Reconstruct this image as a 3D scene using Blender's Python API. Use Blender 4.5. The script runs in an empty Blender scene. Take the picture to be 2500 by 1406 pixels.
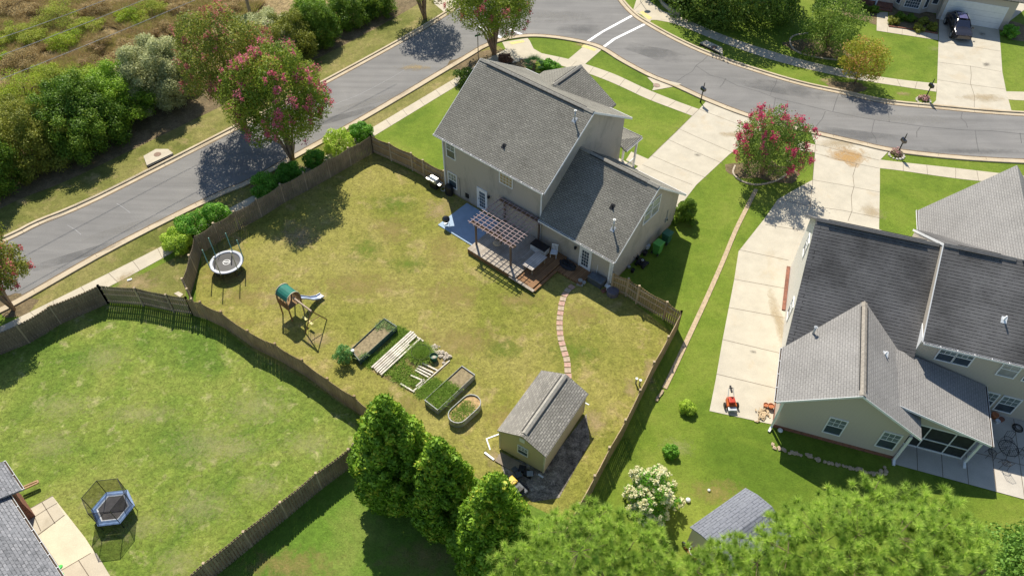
import bpy, math, random
import numpy as np
from mathutils import Vector, Matrix
R = math.radians
C = bpy.context.scene.collection
rnd = random.Random(7)

# ------------------------------------------------------------------ camera
CAM_H, FPX, PITCH, ROLL = 40.0, 1838.2, R(48.04), R(0.68)
cam = bpy.data.cameras.new('camera'); camo = bpy.data.objects.new('camera', cam); C.objects.link(camo)
cam.sensor_width = 36.0; cam.lens = FPX/2500*36.0; cam.clip_start = 0.5; cam.clip_end = 2000
camo.matrix_world = Matrix.Translation((0, 0, CAM_H)) @ Matrix.Rotation(R(90)-PITCH, 4, 'X') @ Matrix.Rotation(ROLL, 4, 'Z')
bpy.context.scene.camera = camo
# ------------------------------------------------------------------ sky + sun
SUN_EL, SH_AZ = R(49), R(-77)               # shadows fall towards azimuth -77 deg
w = bpy.data.worlds.new('World'); bpy.context.scene.world = w; w.use_nodes = True
wn = w.node_tree; sky = wn.nodes.new('ShaderNodeTexSky'); sky.sky_type = 'NISHITA'; sky.sun_disc = False
sky.sun_elevation = SUN_EL; sky.air_density = 1.0; sky.dust_density = 0.4; sky.ozone_density = 1.5
sundir = Vector((-math.cos(SH_AZ)*math.cos(SUN_EL), -math.sin(SH_AZ)*math.cos(SUN_EL), math.sin(SUN_EL)))
sky.sun_rotation = math.atan2(sundir.x, sundir.y)
bg = wn.nodes['Background']; wn.links.new(sky.outputs[0], bg.inputs[0]); bg.inputs[1].default_value = 0.096
sl = bpy.data.lights.new('sun', 'SUN'); sl.energy = 4.8; sl.angle = R(0.5); sl.color = (1, .93, .80)
so = bpy.data.objects.new('sun', sl); C.objects.link(so); so.rotation_euler = sundir.to_track_quat('Z', 'Y').to_euler()
sc = bpy.context.scene
sc.view_settings.view_transform = 'Standard'; sc.view_settings.look = 'None'; sc.view_settings.gamma = 1
sc.view_settings.exposure = 0.54
sc.cycles.max_bounces = 6; sc.cycles.transparent_max_bounces = 12

# ------------------------------------------------------------------ image measurement -> ground position (metres)
_c, _s, _cr, _sr = math.cos(PITCH), math.sin(PITCH), math.cos(ROLL), math.sin(ROLL)
def ray(px, py):
    u, v = px-1250., py-703.
    x = (_cr*u+_sr*v)/FPX; up = -(-_sr*u+_cr*v)/FPX
    return Vector((x, _c+up*_s, -_s+up*_c))
def G(px, py, z=0.0):
    d = ray(px, py); t = (CAM_H-z)/-d.z
    return Vector((d.x*t, d.y*t, z))
def hgt(base, top):
    b = G(*base); d = ray(*top); t = (b.x*d.x+b.y*d.y)/(d.x**2+d.y**2)
    return CAM_H+t*d.z
def ppm(px, py, z=0.0): return FPX/(G(px, py, z)-Vector((0, 0, CAM_H))).length

# ------------------------------------------------------------------ object helpers
def tag(o, label=None, cat=None, group=None, kind=None):
    if label: o['label'] = label
    if cat: o['category'] = cat
    if group: o['group'] = group
    if kind: o['kind'] = kind
    return o
def thing(name, label, cat, loc=(0, 0, 0), rz=0.0, group=None):
    o = bpy.data.objects.new(name, None); C.objects.link(o); o.empty_display_size = .3
    o.location = loc; o.rotation_euler = (0, 0, rz)
    return tag(o, label, cat, group)
def copy_tree(o, parent=None):
    c = o.copy(); C.objects.link(c); c.parent = parent
    for ch in o.children: copy_tree(ch, c)
    return c
def auto_uv(me):
    n = len(me.polygons); nl = len(me.loops)
    if not n: return
    uv = me.uv_layers.new(name='UVMap')
    nor = np.empty(n*3); me.polygons.foreach_get('normal', nor); nor = nor.reshape(-1, 3)
    tot = np.empty(n, dtype=np.int32); me.polygons.foreach_get('loop_total', tot)
    vi = np.empty(nl, dtype=np.int32); me.loops.foreach_get('vertex_index', vi)
    co = np.empty(len(me.vertices)*3); me.vertices.foreach_get('co', co); co = co.reshape(-1, 3)
    N = np.repeat(nor, tot, axis=0); P = co[vi]
    h = np.stack([-N[:, 1], N[:, 0], np.zeros(nl)], 1); L = np.linalg.norm(h, axis=1)
    flat = L < 0.02; h[flat] = (1, 0, 0); L[flat] = 1; h /= L[:, None]
    s = np.cross(N, h)
    out = np.stack([(P*h).sum(1), (P*s).sum(1)], 1)
    uv.data.foreach_set('uv', out.astype(np.float32).ravel())
class MB:
    def __init__(s): s.v = []; s.f = []
    def add(s, vs, fs):
        k = len(s.v); s.v += [tuple(v) for v in vs]; s.f += [tuple(i+k for i in f) for f in fs]; return s
    def obox(s, o, a, b, c):
        o, a, b, c = map(Vector, (o, a, b, c))
        if a.cross(b).dot(c) < 0: a, b = b, a
        p = [o, o+a, o+a+b, o+b, o+c, o+a+c, o+a+b+c, o+b+c]
        return s.add(p, [(0, 3, 2, 1), (4, 5, 6, 7), (0, 1, 5, 4), (1, 2, 6, 5), (2, 3, 7, 6), (3, 0, 4, 7)])
    def bx(s, x0, x1, y0, y1, z0, z1): return s.obox((x0, y0, z0), (x1-x0, 0, 0), (0, y1-y0, 0), (0, 0, z1-z0))
    def box(s, c, d, rz=0.0):
        a = Vector((math.cos(rz), math.sin(rz), 0))*d[0]; b = Vector((-math.sin(rz), math.cos(rz), 0))*d[1]
        return s.obox(Vector(c)-a/2-b/2-Vector((0, 0, d[2]/2)), a, b, (0, 0, d[2]))
    def bar(s, p, q, w, h, up=(0, 0, 1)):
        p, q = Vector(p), Vector(q); d = q-p; side = d.cross(Vector(up))
        if side.length < 1e-5: side = d.cross(Vector((1, 0, 0)))
        side = side.normalized()*w; u = side.cross(d).normalized()*h
        return s.obox(p-side/2-u/2, d, side, u)
    def tube(s, pts, r, n=7, cap=True):
        pts = [Vector(p) for p in pts]; m = len(pts)
        if not hasattr(r, '__len__'): r = [r]*m
        vs = []; fs = []
        for i, p in enumerate(pts):
            d = (pts[min(i+1, m-1)]-pts[max(i-1, 0)]).normalized()
            a = d.cross(Vector((0, 0, 1)) if abs(d.z) < .9 else Vector((1, 0, 0))).normalized(); b = d.cross(a)
            for k in range(n):
                t = 2*math.pi*k/n; vs.append(p+(a*math.cos(t)+b*math.sin(t))*r[i])
        for i in range(m-1):
            for k in range(n):
                k2 = (k+1) % n; fs.append((i*n+k, i*n+k2, (i+1)*n+k2, (i+1)*n+k))
        if cap: fs.append(tuple(range(n-1, -1, -1))); fs.append(tuple(range((m-1)*n, m*n)))
        return s.add(vs, fs)
    def lathe(s, prof, c=(0, 0, 0), n=20, sx=1, sy=1):
        c = Vector(c); vs = []; fs = []
        for (r, z) in prof:
            for k in range(n):
                t = 2*math.pi*k/n; vs.append(c+Vector((r*math.cos(t)*sx, r*math.sin(t)*sy, z)))
        for i in range(len(prof)-1):
            for k in range(n):
                k2 = (k+1) % n; fs.append((i*n+k, i*n+k2, (i+1)*n+k2, (i+1)*n+k))
        if prof[0][0] > 1e-4: fs.append(tuple(range(n-1, -1, -1)))
        if prof[-1][0] > 1e-4: fs.append(tuple(range((len(prof)-1)*n, len(prof)*n)))
        return s.add(vs, fs)
    def cyl(s, c, r, h, n=16, r2=None): return s.lathe([(r, 0), (r if r2 is None else r2, h)], c, n)
    def ball(s, c, r, n=12, sz=1.0):
        m = n//2; return s.lathe([(max(r*math.sin(math.pi*i/m), 1e-5), -r*sz*math.cos(math.pi*i/m)) for i in range(m+1)], c, n)
    def torus(s, c, r, t, n=28, m=8, sx=1, sy=1, squash=1):
        c = Vector(c); vs = []; fs = []
        for i in range(n):
            a = 2*math.pi*i/n
            for j in range(m):
                b = 2*math.pi*j/m; q = r+t*math.cos(b)
                vs.append(c+Vector((q*math.cos(a)*sx, q*math.sin(a)*sy, t*squash*math.sin(b))))
        for i in range(n):
            for j in range(m):
                fs.append((i*m+j, ((i+1) % n)*m+j, ((i+1) % n)*m+(j+1) % m, i*m+(j+1) % m))
        return s.add(vs, fs)
    def prism(s, poly, z0, z1):
        n = len(poly)
        ar = sum(poly[i][0]*poly[(i+1) % n][1]-poly[(i+1) % n][0]*poly[i][1] for i in range(n))
        if ar < 0: poly = poly[::-1]
        vs = [(p[0], p[1], z0) for p in poly]+[(p[0], p[1], z1) for p in poly]
        return s.add(vs, [tuple(range(n-1, -1, -1)), tuple(range(n, 2*n))]+[(i, (i+1) % n, n+(i+1) % n, n+i) for i in range(n)])
    def slab(s, pts, th):
        pts = [Vector(p) for p in pts]; n = len(pts)
        nn = (pts[1]-pts[0]).cross(pts[2]-pts[0])
        if nn.z < 0: pts = pts[::-1]
        vs = pts+[p-Vector((0, 0, th)) for p in pts]
        return s.add(vs, [tuple(range(n)), tuple(range(2*n-1, n-1, -1))]+[(i, n+i, n+(i+1) % n, (i+1) % n) for i in range(n)])
    def poly(s, pts): return s.add(pts, [tuple(range(len(pts)))])
    def wall(s, prof, o, a, n, th):
        """prism of 2-D profile (along a, z) standing on origin o, thickness th against normal n"""
        o, a, n = Vector(o), Vector(a), Vector(n); k = len(prof)
        P = [o+a*x+Vector((0, 0, z)) for x, z in prof]; Q = [p-n*th for p in P]
        nn = sum(((P[i]-P[0]).cross(P[i+1]-P[0]) for i in range(1, k-1)), Vector())
        if nn.dot(n) < 0: P = P[::-1]; Q = Q[::-1]
        return s.add(P+Q, [tuple(range(k)), tuple(range(2*k-1, k-1, -1))]+[(i, k+i, k+(i+1) % k, (i+1) % k) for i in range(k)])
    def build(s, name, mat, parent=None, smooth=False, bevel=0.0, loc=None):
        me = bpy.data.meshes.new(name); me.from_pydata(s.v, [], s.f); me.update()
        auto_uv(me)
        if smooth: me.shade_smooth()
        o = bpy.data.objects.new(name, me); C.objects.link(o); me.materials.append(mat)
        if parent: o.parent = parent
        if loc is not None: o.location = loc
        if bevel:
            b = o.modifiers.new('bevel', 'BEVEL'); b.width = bevel; b.segments = 2; b.limit_method = 'ANGLE'
        return o

# ------------------------------------------------------------------ materials
class NT:
    def __init__(s, name):
        s.m = bpy.data.materials.new(name); s.m.use_nodes = True; s.t = s.m.node_tree
        s.b = s.t.nodes['Principled BSDF']; s.out = s.t.nodes['Material Output']
    def n(s, typ, ins=None, **props):
        nd = s.t.nodes.new('ShaderNode'+typ)
        for k, v in props.items(): setattr(nd, k, v)
        for k, v in (ins or {}).items():
            if isinstance(v, bpy.types.NodeSocket): s.t.links.new(v, nd.inputs[k])
            else: nd.inputs[k].default_value = v
        return nd
    def set(s, k, v):
        if isinstance(v, bpy.types.NodeSocket): s.t.links.new(v, s.b.inputs[k])
        else: s.b.inputs[k].default_value = v
    def coord(s, kind='Object', scale=None, rot=None):
        tc = s.n('TexCoord').outputs[kind]
        if scale or rot:
            mp = s.n('Mapping', {'Vector': tc}); 
            if scale: mp.inputs['Scale'].default_value = scale
            if rot: mp.inputs['Rotation'].default_value = (0, 0, rot)
            return mp.outputs[0]
        return tc
    def noise(s, v, scale, detail=3, rough=.55, dist=0):
        return s.n('TexNoise', {'Vector': v, 'Scale': scale, 'Detail': detail, 'Roughness': rough, 'Distortion': dist}).outputs[0]
    def ramp(s, f, stops, interp='LINEAR'):
        r = s.n('ValToRGB', {'Fac': f}); r.color_ramp.interpolation = interp
        e = r.color_ramp.elements
        while len(e) < len(stops): e.new(.5)
        for i, (p, c) in enumerate(stops):
            e[i].position = p; e[i].color = tuple(c)+(1,) if hasattr(c, '__len__') else (c, c, c, 1)
        return r.outputs[0]
    def mix(s, f, a, b, mode='MIX'):
        m = s.n('Mix', data_type='RGBA', blend_type=mode)
        for idx, v in ((0, f), (6, a), (7, b)):
            if isinstance(v, bpy.types.NodeSocket): s.t.links.new(v, m.inputs[idx])
            else: m.inputs[idx].default_value = (tuple(v)+(1,) if hasattr(v, '__len__') else v)
        return m.outputs[2]
    def math(s, op, a, b=0.0):
        m = s.n('Math', operation=op)
        for i, v in ((0, a), (1, b)):
            if isinstance(v, bpy.types.NodeSocket): s.t.links.new(v, m.inputs[i])
            else: m.inputs[i].default_value = v
        return m.outputs[0]
    def bump(s, h, strength, dist=.02):
        s.set('Normal', s.n('Bump', {'Height': h, 'Strength': strength, 'Distance': dist}).outputs[0])
    def done(s, rough=.8, spec=.3, metal=0):
        s.set('Roughness', rough); s.set('Specular IOR Level', spec); s.set('Metallic', metal); return s.m
def plain(name, col, rough=.7, var=.25, scale=3, spec=.3, metal=0, bump=0, bscale=None):
    t = NT(name); v = t.coord(); n = t.noise(v, scale, 4)
    lo = tuple(c*(1-var) for c in col); hi = tuple(min(1, c*(1+var)) for c in col)
    t.set('Base Color', t.ramp(n, [(.3, lo), (.7, hi)]))
    if bump: t.bump(t.noise(v, bscale or scale*6, 3), bump)
    return t.done(rough, spec, metal)
def grass(name, dark, mid, light, dry, patch=.12, dryamt=.5, drys=.35, fine=9, contrast=.35, soil=None):
    t = NT(name); v = t.coord()
    big = t.noise(v, patch, 5, .62, .4)
    c = t.ramp(big, [(.36, dark), (.5, mid), (.64, light)])
    m2 = t.noise(v, drys, 7, .68, .3)
    c = t.mix(t.ramp(m2, [(dryamt, 0), (min(dryamt+.16, .99), 1)]), c, dry)
    if soil:
        m3 = t.noise(v, drys*.8, 6, .6, .2)
        c = t.mix(t.ramp(m3, [(.68, 0), (.76, 1)]), c, soil)
    st = t.noise(v, 2.3, 6, .72, .5)
    c = t.mix(1.0, c, t.ramp(st, [(.3, 1-contrast), (.7, 1+contrast*.55)]), 'MULTIPLY')
    f = t.noise(v, fine, 4, .75, .8)
    c = t.mix(1.0, c, t.ramp(f, [(.3, 1-contrast*1.3), (.5, 1), (.72, 1+contrast)]), 'MULTIPLY')
    t.set('Base Color', c); t.bump(f, .75, .08)
    t.set('Sheen Weight', .0)
    return t.done(.9, .15)
def concrete(name, col, stain=(.30, .24, .16), stamt=.62, var=.12):
    t = NT(name); v = t.coord(); n = t.noise(v, .9, 6, .65)
    c = t.ramp(n, [(.3, tuple(x*(1-var) for x in col)), (.7, tuple(x*(1+var*.6) for x in col))])
    n2 = t.noise(v, .33, 6, .7, .6); c = t.mix(t.ramp(n2, [(stamt, 0), (stamt+.22, .6)]), c, stain)
    f = t.noise(v, 16, 3); c = t.mix(1, c, t.ramp(f, [(.3, .9), (.7, 1.06)]), 'MULTIPLY')
    t.set('Base Color', c); t.bump(f, .15, .01); return t.done(.85, .25)
def shingles(name, c1, c2, c3, stain=.6, w=.32, h=.145, line=.45):
    t = NT(name); v = t.coord('UV')
    br = t.n('TexBrick', {'Vector': v, 'Scale': 1.0, 'Mortar Size': .022, 'Mortar Smooth': .3, 'Bias': 0, 'Brick Width': w, 'Row Height': h,
             'Color1': tuple(c1)+(1,), 'Color2': tuple(c2)+(1,), 'Mortar': tuple(x*line for x in c1)+(1,)})
    o = t.coord(); n = t.noise(o, 5, 3, .7)
    c = t.mix(t.ramp(n, [(.42, 0), (.62, .8)]), br.outputs[0], c3)
    n2 = t.noise(o, .35, 6, .6); c = t.mix(1, c, t.ramp(n2, [(.32, stain), (.62, 1.08)]), 'MULTIPLY')
    f = t.noise(o, 30, 2); c = t.mix(1, c, t.ramp(f, [(.3, .8), (.7, 1.15)]), 'MULTIPLY')
    sep = t.n('SeparateXYZ', {0: v}); saw = t.math('FRACT', t.math('DIVIDE', sep.outputs[1], h))
    t.set('Base Color', c); t.bump(t.math('SUBTRACT', 1.0, saw), .5, .02); return t.done(.92, .2)
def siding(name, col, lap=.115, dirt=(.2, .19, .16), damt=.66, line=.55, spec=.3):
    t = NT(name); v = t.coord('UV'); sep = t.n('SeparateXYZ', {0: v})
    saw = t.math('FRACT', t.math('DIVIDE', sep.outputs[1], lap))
    c = t.mix(t.ramp(saw, [(0, 0), (.82, 0), (.98, 1)]), col, tuple(x*line for x in col))  # darker line paints the shade under each lap into the colour
    o = t.coord('Object', (1, 1, .45)); n = t.noise(o, .7, 7, .7, .5)
    c = t.mix(t.ramp(n, [(damt, 0), (damt+.25, .75)]), c, dirt)
    t.set('Base Color', c); t.bump(t.math('SUBTRACT', 1.0, saw), .5, .02); return t.done(.6, spec)
def boards(name, c1, c2, w=.14, axis='U', gap=.5, var=.25, rough=.8):
    t = NT(name); v = t.coord('Object', rot=(R(90) if axis == 'V' else None))
    br = t.n('TexBrick', {'Vector': v, 'Scale': 1.0, 'Mortar Size': .012, 'Mortar Smooth': .2, 'Brick Width': 3.6, 'Row Height': w,
             'Color1': tuple(c1)+(1,), 'Color2': tuple(c2)+(1,), 'Mortar': tuple(x*gap for x in c1)+(1,)})
    o = t.coord(); n = t.noise(o, 1.3, 5, .65)
    c = t.mix(1, br.outputs[0], t.ramp(n, [(.3, 1-var), (.7, 1+var)]), 'MULTIPLY')
    t.set('Base Color', c); return t.done(rough, .3)
def wood(name, col, var=.35, rough=.85, streak=(14, 14, 1.2)):
    t = NT(name); v = t.coord('Object', streak); n = t.noise(v, 1, 5, .65)
    c = t.ramp(n, [(.25, tuple(x*(1-var) for x in col)), (.75, tuple(x*(1+var) for x in col))])
    n2 = t.noise(t.coord(), .8, 4); c = t.mix(1, c, t.ramp(n2, [(.3, .75), (.7, 1.2)]), 'MULTIPLY')
    t.set('Base Color', c); return t.done(rough, .2)
ORD = ['first', 'second', 'third', 'fourth', 'fifth', 'sixth', 'seventh', 'eighth', 'ninth', 'tenth', 'eleventh', 'twelfth', 'thirteenth', 'fourteenth']
def leafmat(name, dark, light, odd=None, trans=.28, rough=.55, oddamt=.86, boost=1.6):
    dark, light = tuple(x*boost for x in dark), tuple(x*boost for x in light); odd = odd and tuple(min(.8, x*min(boost, 1.35)) for x in odd)
    t = NT(name); a = t.n('Attribute', attribute_name='tint').outputs['Fac']
    st = [(0, dark), (.8, light)]
    c = t.ramp(a, st)
    if odd: c = t.mix(t.ramp(a, [(oddamt, 0), (min(oddamt+.06, 1), 1)]), c, odd)
    t.set('Base Color', c); t.set('Roughness', rough); t.set('Specular IOR Level', .25)
    tr = t.n('BsdfTranslucent', {'Color': c})
    mx = t.n('MixShader', {0: trans, 1: t.b.outputs[0], 2: tr.outputs[0]})
    t.t.links.new(mx.outputs[0], t.out.inputs[0]); return t.m

# ------------------------------------------------------------------ foliage helpers
def quads_mesh(name, P, A, B, tint, mat, parent=None, tri=False, loc=None):
    """leaf faces at points P with half-axes A (length) and B (width): pointed leaf of 4 vertices"""
    n = len(P)
    if tri: V = np.stack([P-B, P+B, P+A], 1); k = 3
    else: V = np.stack([P-A, P+B-A*.1, P+A, P-B-A*.1], 1); k = 4
    me = bpy.data.meshes.new(name)
    me.vertices.add(n*k); me.vertices.foreach_set('co', V.astype(np.float32).ravel())
    me.loops.add(n*k); me.loops.foreach_set('vertex_index', np.arange(n*k, dtype=np.int32))
    me.polygons.add(n); me.polygons.foreach_set('loop_start', np.arange(0, n*k, k, dtype=np.int32))
    me.update(calc_edges=True)
    at = me.attributes.new('tint', 'FLOAT', 'POINT'); at.data.foreach_set('value', np.repeat(tint, k).astype(np.float32))
    me.materials.append(mat)
    o = bpy.data.objects.new(name, me); C.objects.link(o)
    if parent: o.parent = parent
    if loc is not None: o.location = loc
    return o
def unit(a): return a/np.maximum(np.linalg.norm(a, axis=1, keepdims=True), 1e-9)
def leaf_axes(N, rng, size, asp=.55, jit=.5, up=None):
    """random tangent frame for normals N"""
    N = unit(N+rng.normal(0, jit, N.shape))
    r = rng.normal(0, 1, N.shape)
    if up is not None: r = r*.5+np.array(up)
    A = unit(r-(r*N).sum(1, keepdims=True)*N); B = np.cross(N, A)
    s = size*(.7+.6*rng.random((len(N), 1)))
    return A*s*.5, B*s*.5*asp
def lobe_leaves(lobes, n, size, rng, asp=.6, jit=.45, shell=.25, top=.25, up=None, fuzz=0.0):
    L = np.array(lobes, float); area = L[:, 3]*L[:, 4]+L[:, 5]*L[:, 3]; idx = rng.choice(len(L), n, p=area/area.sum())
    d = unit(rng.normal(0, 1, (n, 3))+np.array([0, 0, top]))
    rad = 1-shell*rng.random((n, 1))**1.5
    P = L[idx, :3]+d*rad*L[idx, 3:6]
    ltint = rng.random(len(L))*.45
    P = P+rng.normal(0, 1, P.shape)*fuzz
    # drop leaves buried deep in another lobe
    keep = np.ones(n, bool)
    for k in range(len(L)):
        q = ((P-L[k, :3])/(L[k, 3:6]*.72)); keep &= ~(((q*q).sum(1) < 1) & (idx != k))
    P, d, idx = P[keep], d[keep], idx[keep]
    nn = unit(d/L[idx, 3:6]*L[idx, 3:4])
    A, B = leaf_axes(nn, rng, size, asp, jit, up)
    tint = np.clip(ltint[idx]+rng.random(len(P))*.55, 0, 1)
    return P, A, B, tint
def dome_lobes(c, r, n, lr, rng, zmin=-.35, fill=.5, jit=.12):
    out = []
    c = np.array(c, float); r = np.array(r, float)
    for i in range(n):
        z = 1-(1-zmin)*(i+.5)/n; a = i*2.399963+rng.random()*.6
        q = math.sqrt(max(0, 1-z*z)); k = 1-lr*.75+rng.normal(0, jit)
        p = c+np.array([q*math.cos(a), q*math.sin(a), z])*r*k
        s = lr*(.75+.55*rng.random()); out.append([*p, s*r[0], s*r[1], s*r[2]*.9])
    for f in ((0, 0, 0),): out.append([*(c+np.array(f)), r[0]*(1-lr*.9), r[1]*(1-lr*.9), r[2]*(1-lr*.9)])
    return out
# ------------------------------------------------------------------ shared materials
m_yard = grass('yard_grass', (.195, .205, .036), (.255, .24, .056), (.29, .26, .075), (.38, .30, .13), patch=.16, dryamt=.54, drys=.5, fine=7, contrast=.34)
m_lush = grass('lush_grass', (.10, .165, .016), (.15, .215, .024), (.20, .245, .038), (.27, .27, .07), patch=.16, dryamt=.68, drys=.5, fine=10, contrast=.2)
m_left = grass('patchy_grass', (.11, .18, .024), (.175, .23, .038), (.24, .26, .06), (.36, .34, .15), patch=.18, dryamt=.56, drys=.9, fine=6, contrast=.36)
m_back = grass('back_grass', (.085, .17, .02), (.12, .21, .025), (.18, .235, .045), (.24, .20, .08), patch=.2, dryamt=.6, drys=.4, fine=9, contrast=.25)
m_verge = grass('verge_grass', (.13, .145, .03), (.19, .19, .05), (.26, .23, .08), (.36, .28, .13), patch=.2, dryamt=.54, drys=.5, fine=9, contrast=.3)
m_field = grass('field_ground', (.22, .17, .075), (.30, .22, .11), (.38, .29, .14), (.24, .26, .06), patch=.25, dryamt=.6, drys=.6, fine=5, contrast=.5)
m_mulch = grass('mulch', (.15, .115, .065), (.19, .145, .08), (.23, .17, .10), (.16, .17, .05), patch=.6, dryamt=.62, drys=.9, fine=9, contrast=.35)
m_dirt = grass('dirt', (.28, .21, .12), (.37, .28, .16), (.45, .35, .21), (.22, .21, .08), patch=.8, dryamt=.6, drys=1.2, fine=9, contrast=.25)
m_gravel = grass('gravel', (.18, .16, .13), (.28, .25, .205), (.40, .36, .30), (.10, .12, .05), patch=1.5, dryamt=.66, drys=1.0, fine=13, contrast=.7)
m_conc = concrete('pale_concrete', (.50, .445, .345))
m_drive = concrete('drive_concrete', (.50, .455, .365), (.44, .33, .19), .56)
m_curb = concrete('curb_concrete', (.50, .42, .30), (.33, .24, .14), .5)
m_joint = plain('joint_dark', (.14, .11, .08), var=.2)
m_white = plain('white_paint', (.80, .80, .78), .5, .05)
m_line = plain('road_paint', (.80, .80, .80), .7, .12, 8)
m_yel = plain('yellow_pad', (.62, .50, .20), .8, .18, 6)
def asphalt():
    t = NT('asphalt'); v = t.coord()
    c = t.ramp(t.noise(v, .22, 6, .6, .6), [(.3, (.172, .168, .163)), (.7, (.222, .215, .205))])
    # wear bands along the side road
    st = t.noise(t.coord('Object', (.12, 1.6, 1), R(31.0)), 1.0, 4, .6)
    c = t.mix(1, c, t.ramp(st, [(.3, .86), (.7, 1.1)]), 'MULTIPLY')
    f = t.noise(v, 14, 3, .7); c = t.mix(1, c, t.ramp(f, [(.25, .82), (.75, 1.16)]), 'MULTIPLY')
    t.set('Base Color', c); t.bump(f, .3, .01); return t.done(.9, .3)
m_asph = asphalt()

# ------------------------------------------------------------------ ground
def flat(name, pts, z, mat, kind='structure'):
    P = [Vector((p[0], p[1], 0)) for p in pts]
    mb = MB(); vs = [(p.x, p.y, 0) for p in P]
    ar = sum(vs[i][0]*vs[(i+1) % len(vs)][1]-vs[(i+1) % len(vs)][0]*vs[i][1] for i in range(len(vs)))
    if ar < 0: vs = vs[::-1]
    mb.add(vs, [tuple(range(len(vs)))])
    o = mb.build(name, mat, loc=(0, 0, z)); o['kind'] = kind; return o
def W(pts): return [G(*p) for p in pts]
def crv(pts, n=6):
    """Catmull-Rom through points"""
    P = [Vector((p[0], p[1], 0)) for p in pts]; P = [P[0]*2-P[1]]+P+[P[-1]*2-P[-2]]; out = []
    for i in range(1, len(P)-2):
        a, b, c, d = P[i-1:i+3]
        for k in range(n):
            t = k/n; out.append(.5*((2*b)+(c-a)*t+(2*a-5*b+4*c-d)*t*t+(3*b-a-3*c+d)*t**3))
    out.append(P[-2]); return out
def offset(P, d):
    out = []
    for i, p in enumerate(P):
        t = (P[min(i+1, len(P)-1)]-P[max(i-1, 0)]); t.z = 0; t.normalize(); out.append(p+Vector((-t.y, t.x, 0))*d)
    return out
def ribbon(name, P, d0, d1, z0, z1, mat, kind='structure', parent=None):
    a, b = offset(P, d0), offset(P, d1); n = len(P)
    vs = []
    for i in range(n):
        vs += [(a[i].x, a[i].y, z0), (b[i].x, b[i].y, z0), (b[i].x, b[i].y, z1), (a[i].x, a[i].y, z1)]
    fs = []
    for i in range(n-1):
        for k in range(4): fs.append((i*4+k, (i+1)*4+k, (i+1)*4+(k+1) % 4, i*4+(k+1) % 4))
    fs += [(0, 1, 2, 3), ((n-1)*4+3, (n-1)*4+2, (n-1)*4+1, (n-1)*4)]
    mb = MB(); mb.add(vs, fs); o = mb.build(name, mat, parent)
    if kind: o['kind'] = kind
    return o
flat('lawn', [(-260, -40), (260, -40), (260, 420), (-260, 420)], 0, m_lush)

def fadeless(name):
    t = NT(name); v = t.coord(); n = t.noise(v, .8, 5, .7)
    t.set('Base Color', t.ramp(n, [(.35, (.16, .135, .11)), (.6, (.27, .19, .11))])); t.set('Alpha', t.ramp(t.noise(v, 3, 5, .8), [(.35, .25), (.6, .95)])); return t.done(.95, .1)
def joints_(segs):
    mb = MB()
    for a, b in segs:
        d = (b-a).normalized(); s = Vector((-d.y, d.x, 0))*.012
        mb.add([Vector((q.x, q.y, .0165)) for q in (a-s, b-s, b+s, a+s)], [(0, 1, 2, 3)])
    o = mb.build('gutter_joints', m_joint); o['kind'] = 'structure'
# kerb lines (measured on the picture, projected on the ground)
Anear = crv(W([(-260, 895), (-60, 790), (44, 739), (239, 628), (406, 541), (546, 473), (611, 446), (740, 374), (850, 313), (984, 235), (1141, 141), (1175, 120), (1205, 106)]), 4)
Cnear = crv(W([(1205, 106), (1240, 96), (1288, 90), (1332, 91), (1380, 97), (1431, 107), (1469, 120), (1517, 150), (1585, 186), (1650, 212), (1725, 246), (1821, 283), (1923, 311), (1978, 324), (2094, 351), (2182, 370), (2333, 387), (2500, 397), (2750, 405)]), 4)
Bfar = crv(W([(2800, 282), (2500, 277), (2278, 259), (2162, 247), (2060, 225), (1957, 203), (1841, 169), (1732, 131), (1650, 94), (1578, 54), (1547, 32), (1517, -2), (1500, -40), (1490, -90), (1480, -200)]), 4)
Dfar = crv(W([(1230, -200), (1190, -80), (1160, -30), (1130, 2), (1093, 29), (991, 91), (785, 203), (560, 318), (239, 480), (92, 542), (34, 571), (-120, 640), (-330, 740)]), 4)
flat('street', Anear+Cnear[1:]+Bfar+Dfar, .006, m_asph)
m_gdirt = fadeless('gutter_dirt')
for nm, P, s in (('near_curb', Anear+Cnear[1:], -1), ('far_curb', Bfar, -1), ('side_curb', Dfar, -1)):
    ribbon('gutter', P, .42, 0.0, .004, .014, m_curb)
    ribbon('curb', P, .02, -.19, 0, .11, m_curb)
    ribbon('gutter_dirt', P, .52, .40, .0075, .0155, m_gdirt)
    joints_([[a_, a_+(Vector((-(b_-a_).y, (b_-a_).x, 0)).normalized()*.42)] for a_, b_ in zip(P[::3], P[1::3])])
# verges, mulch strip and wild field beyond the side road
D2 = offset(Dfar, -3.6); D1 = offset(Dfar, -.18); D3 = offset(Dfar, -7.6)
flat('side_verge', D1+D2[::-1], .004, m_verge)
flat('mulch_strip', D2[14:]+D3[14:][::-1], .005, m_mulch)
flat('wild_field', D3[8:]+[Vector((-160, 60, 0)), Vector((-160, 300, 0)), Vector((-30, 330, 0))], .004, m_field)
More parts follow.
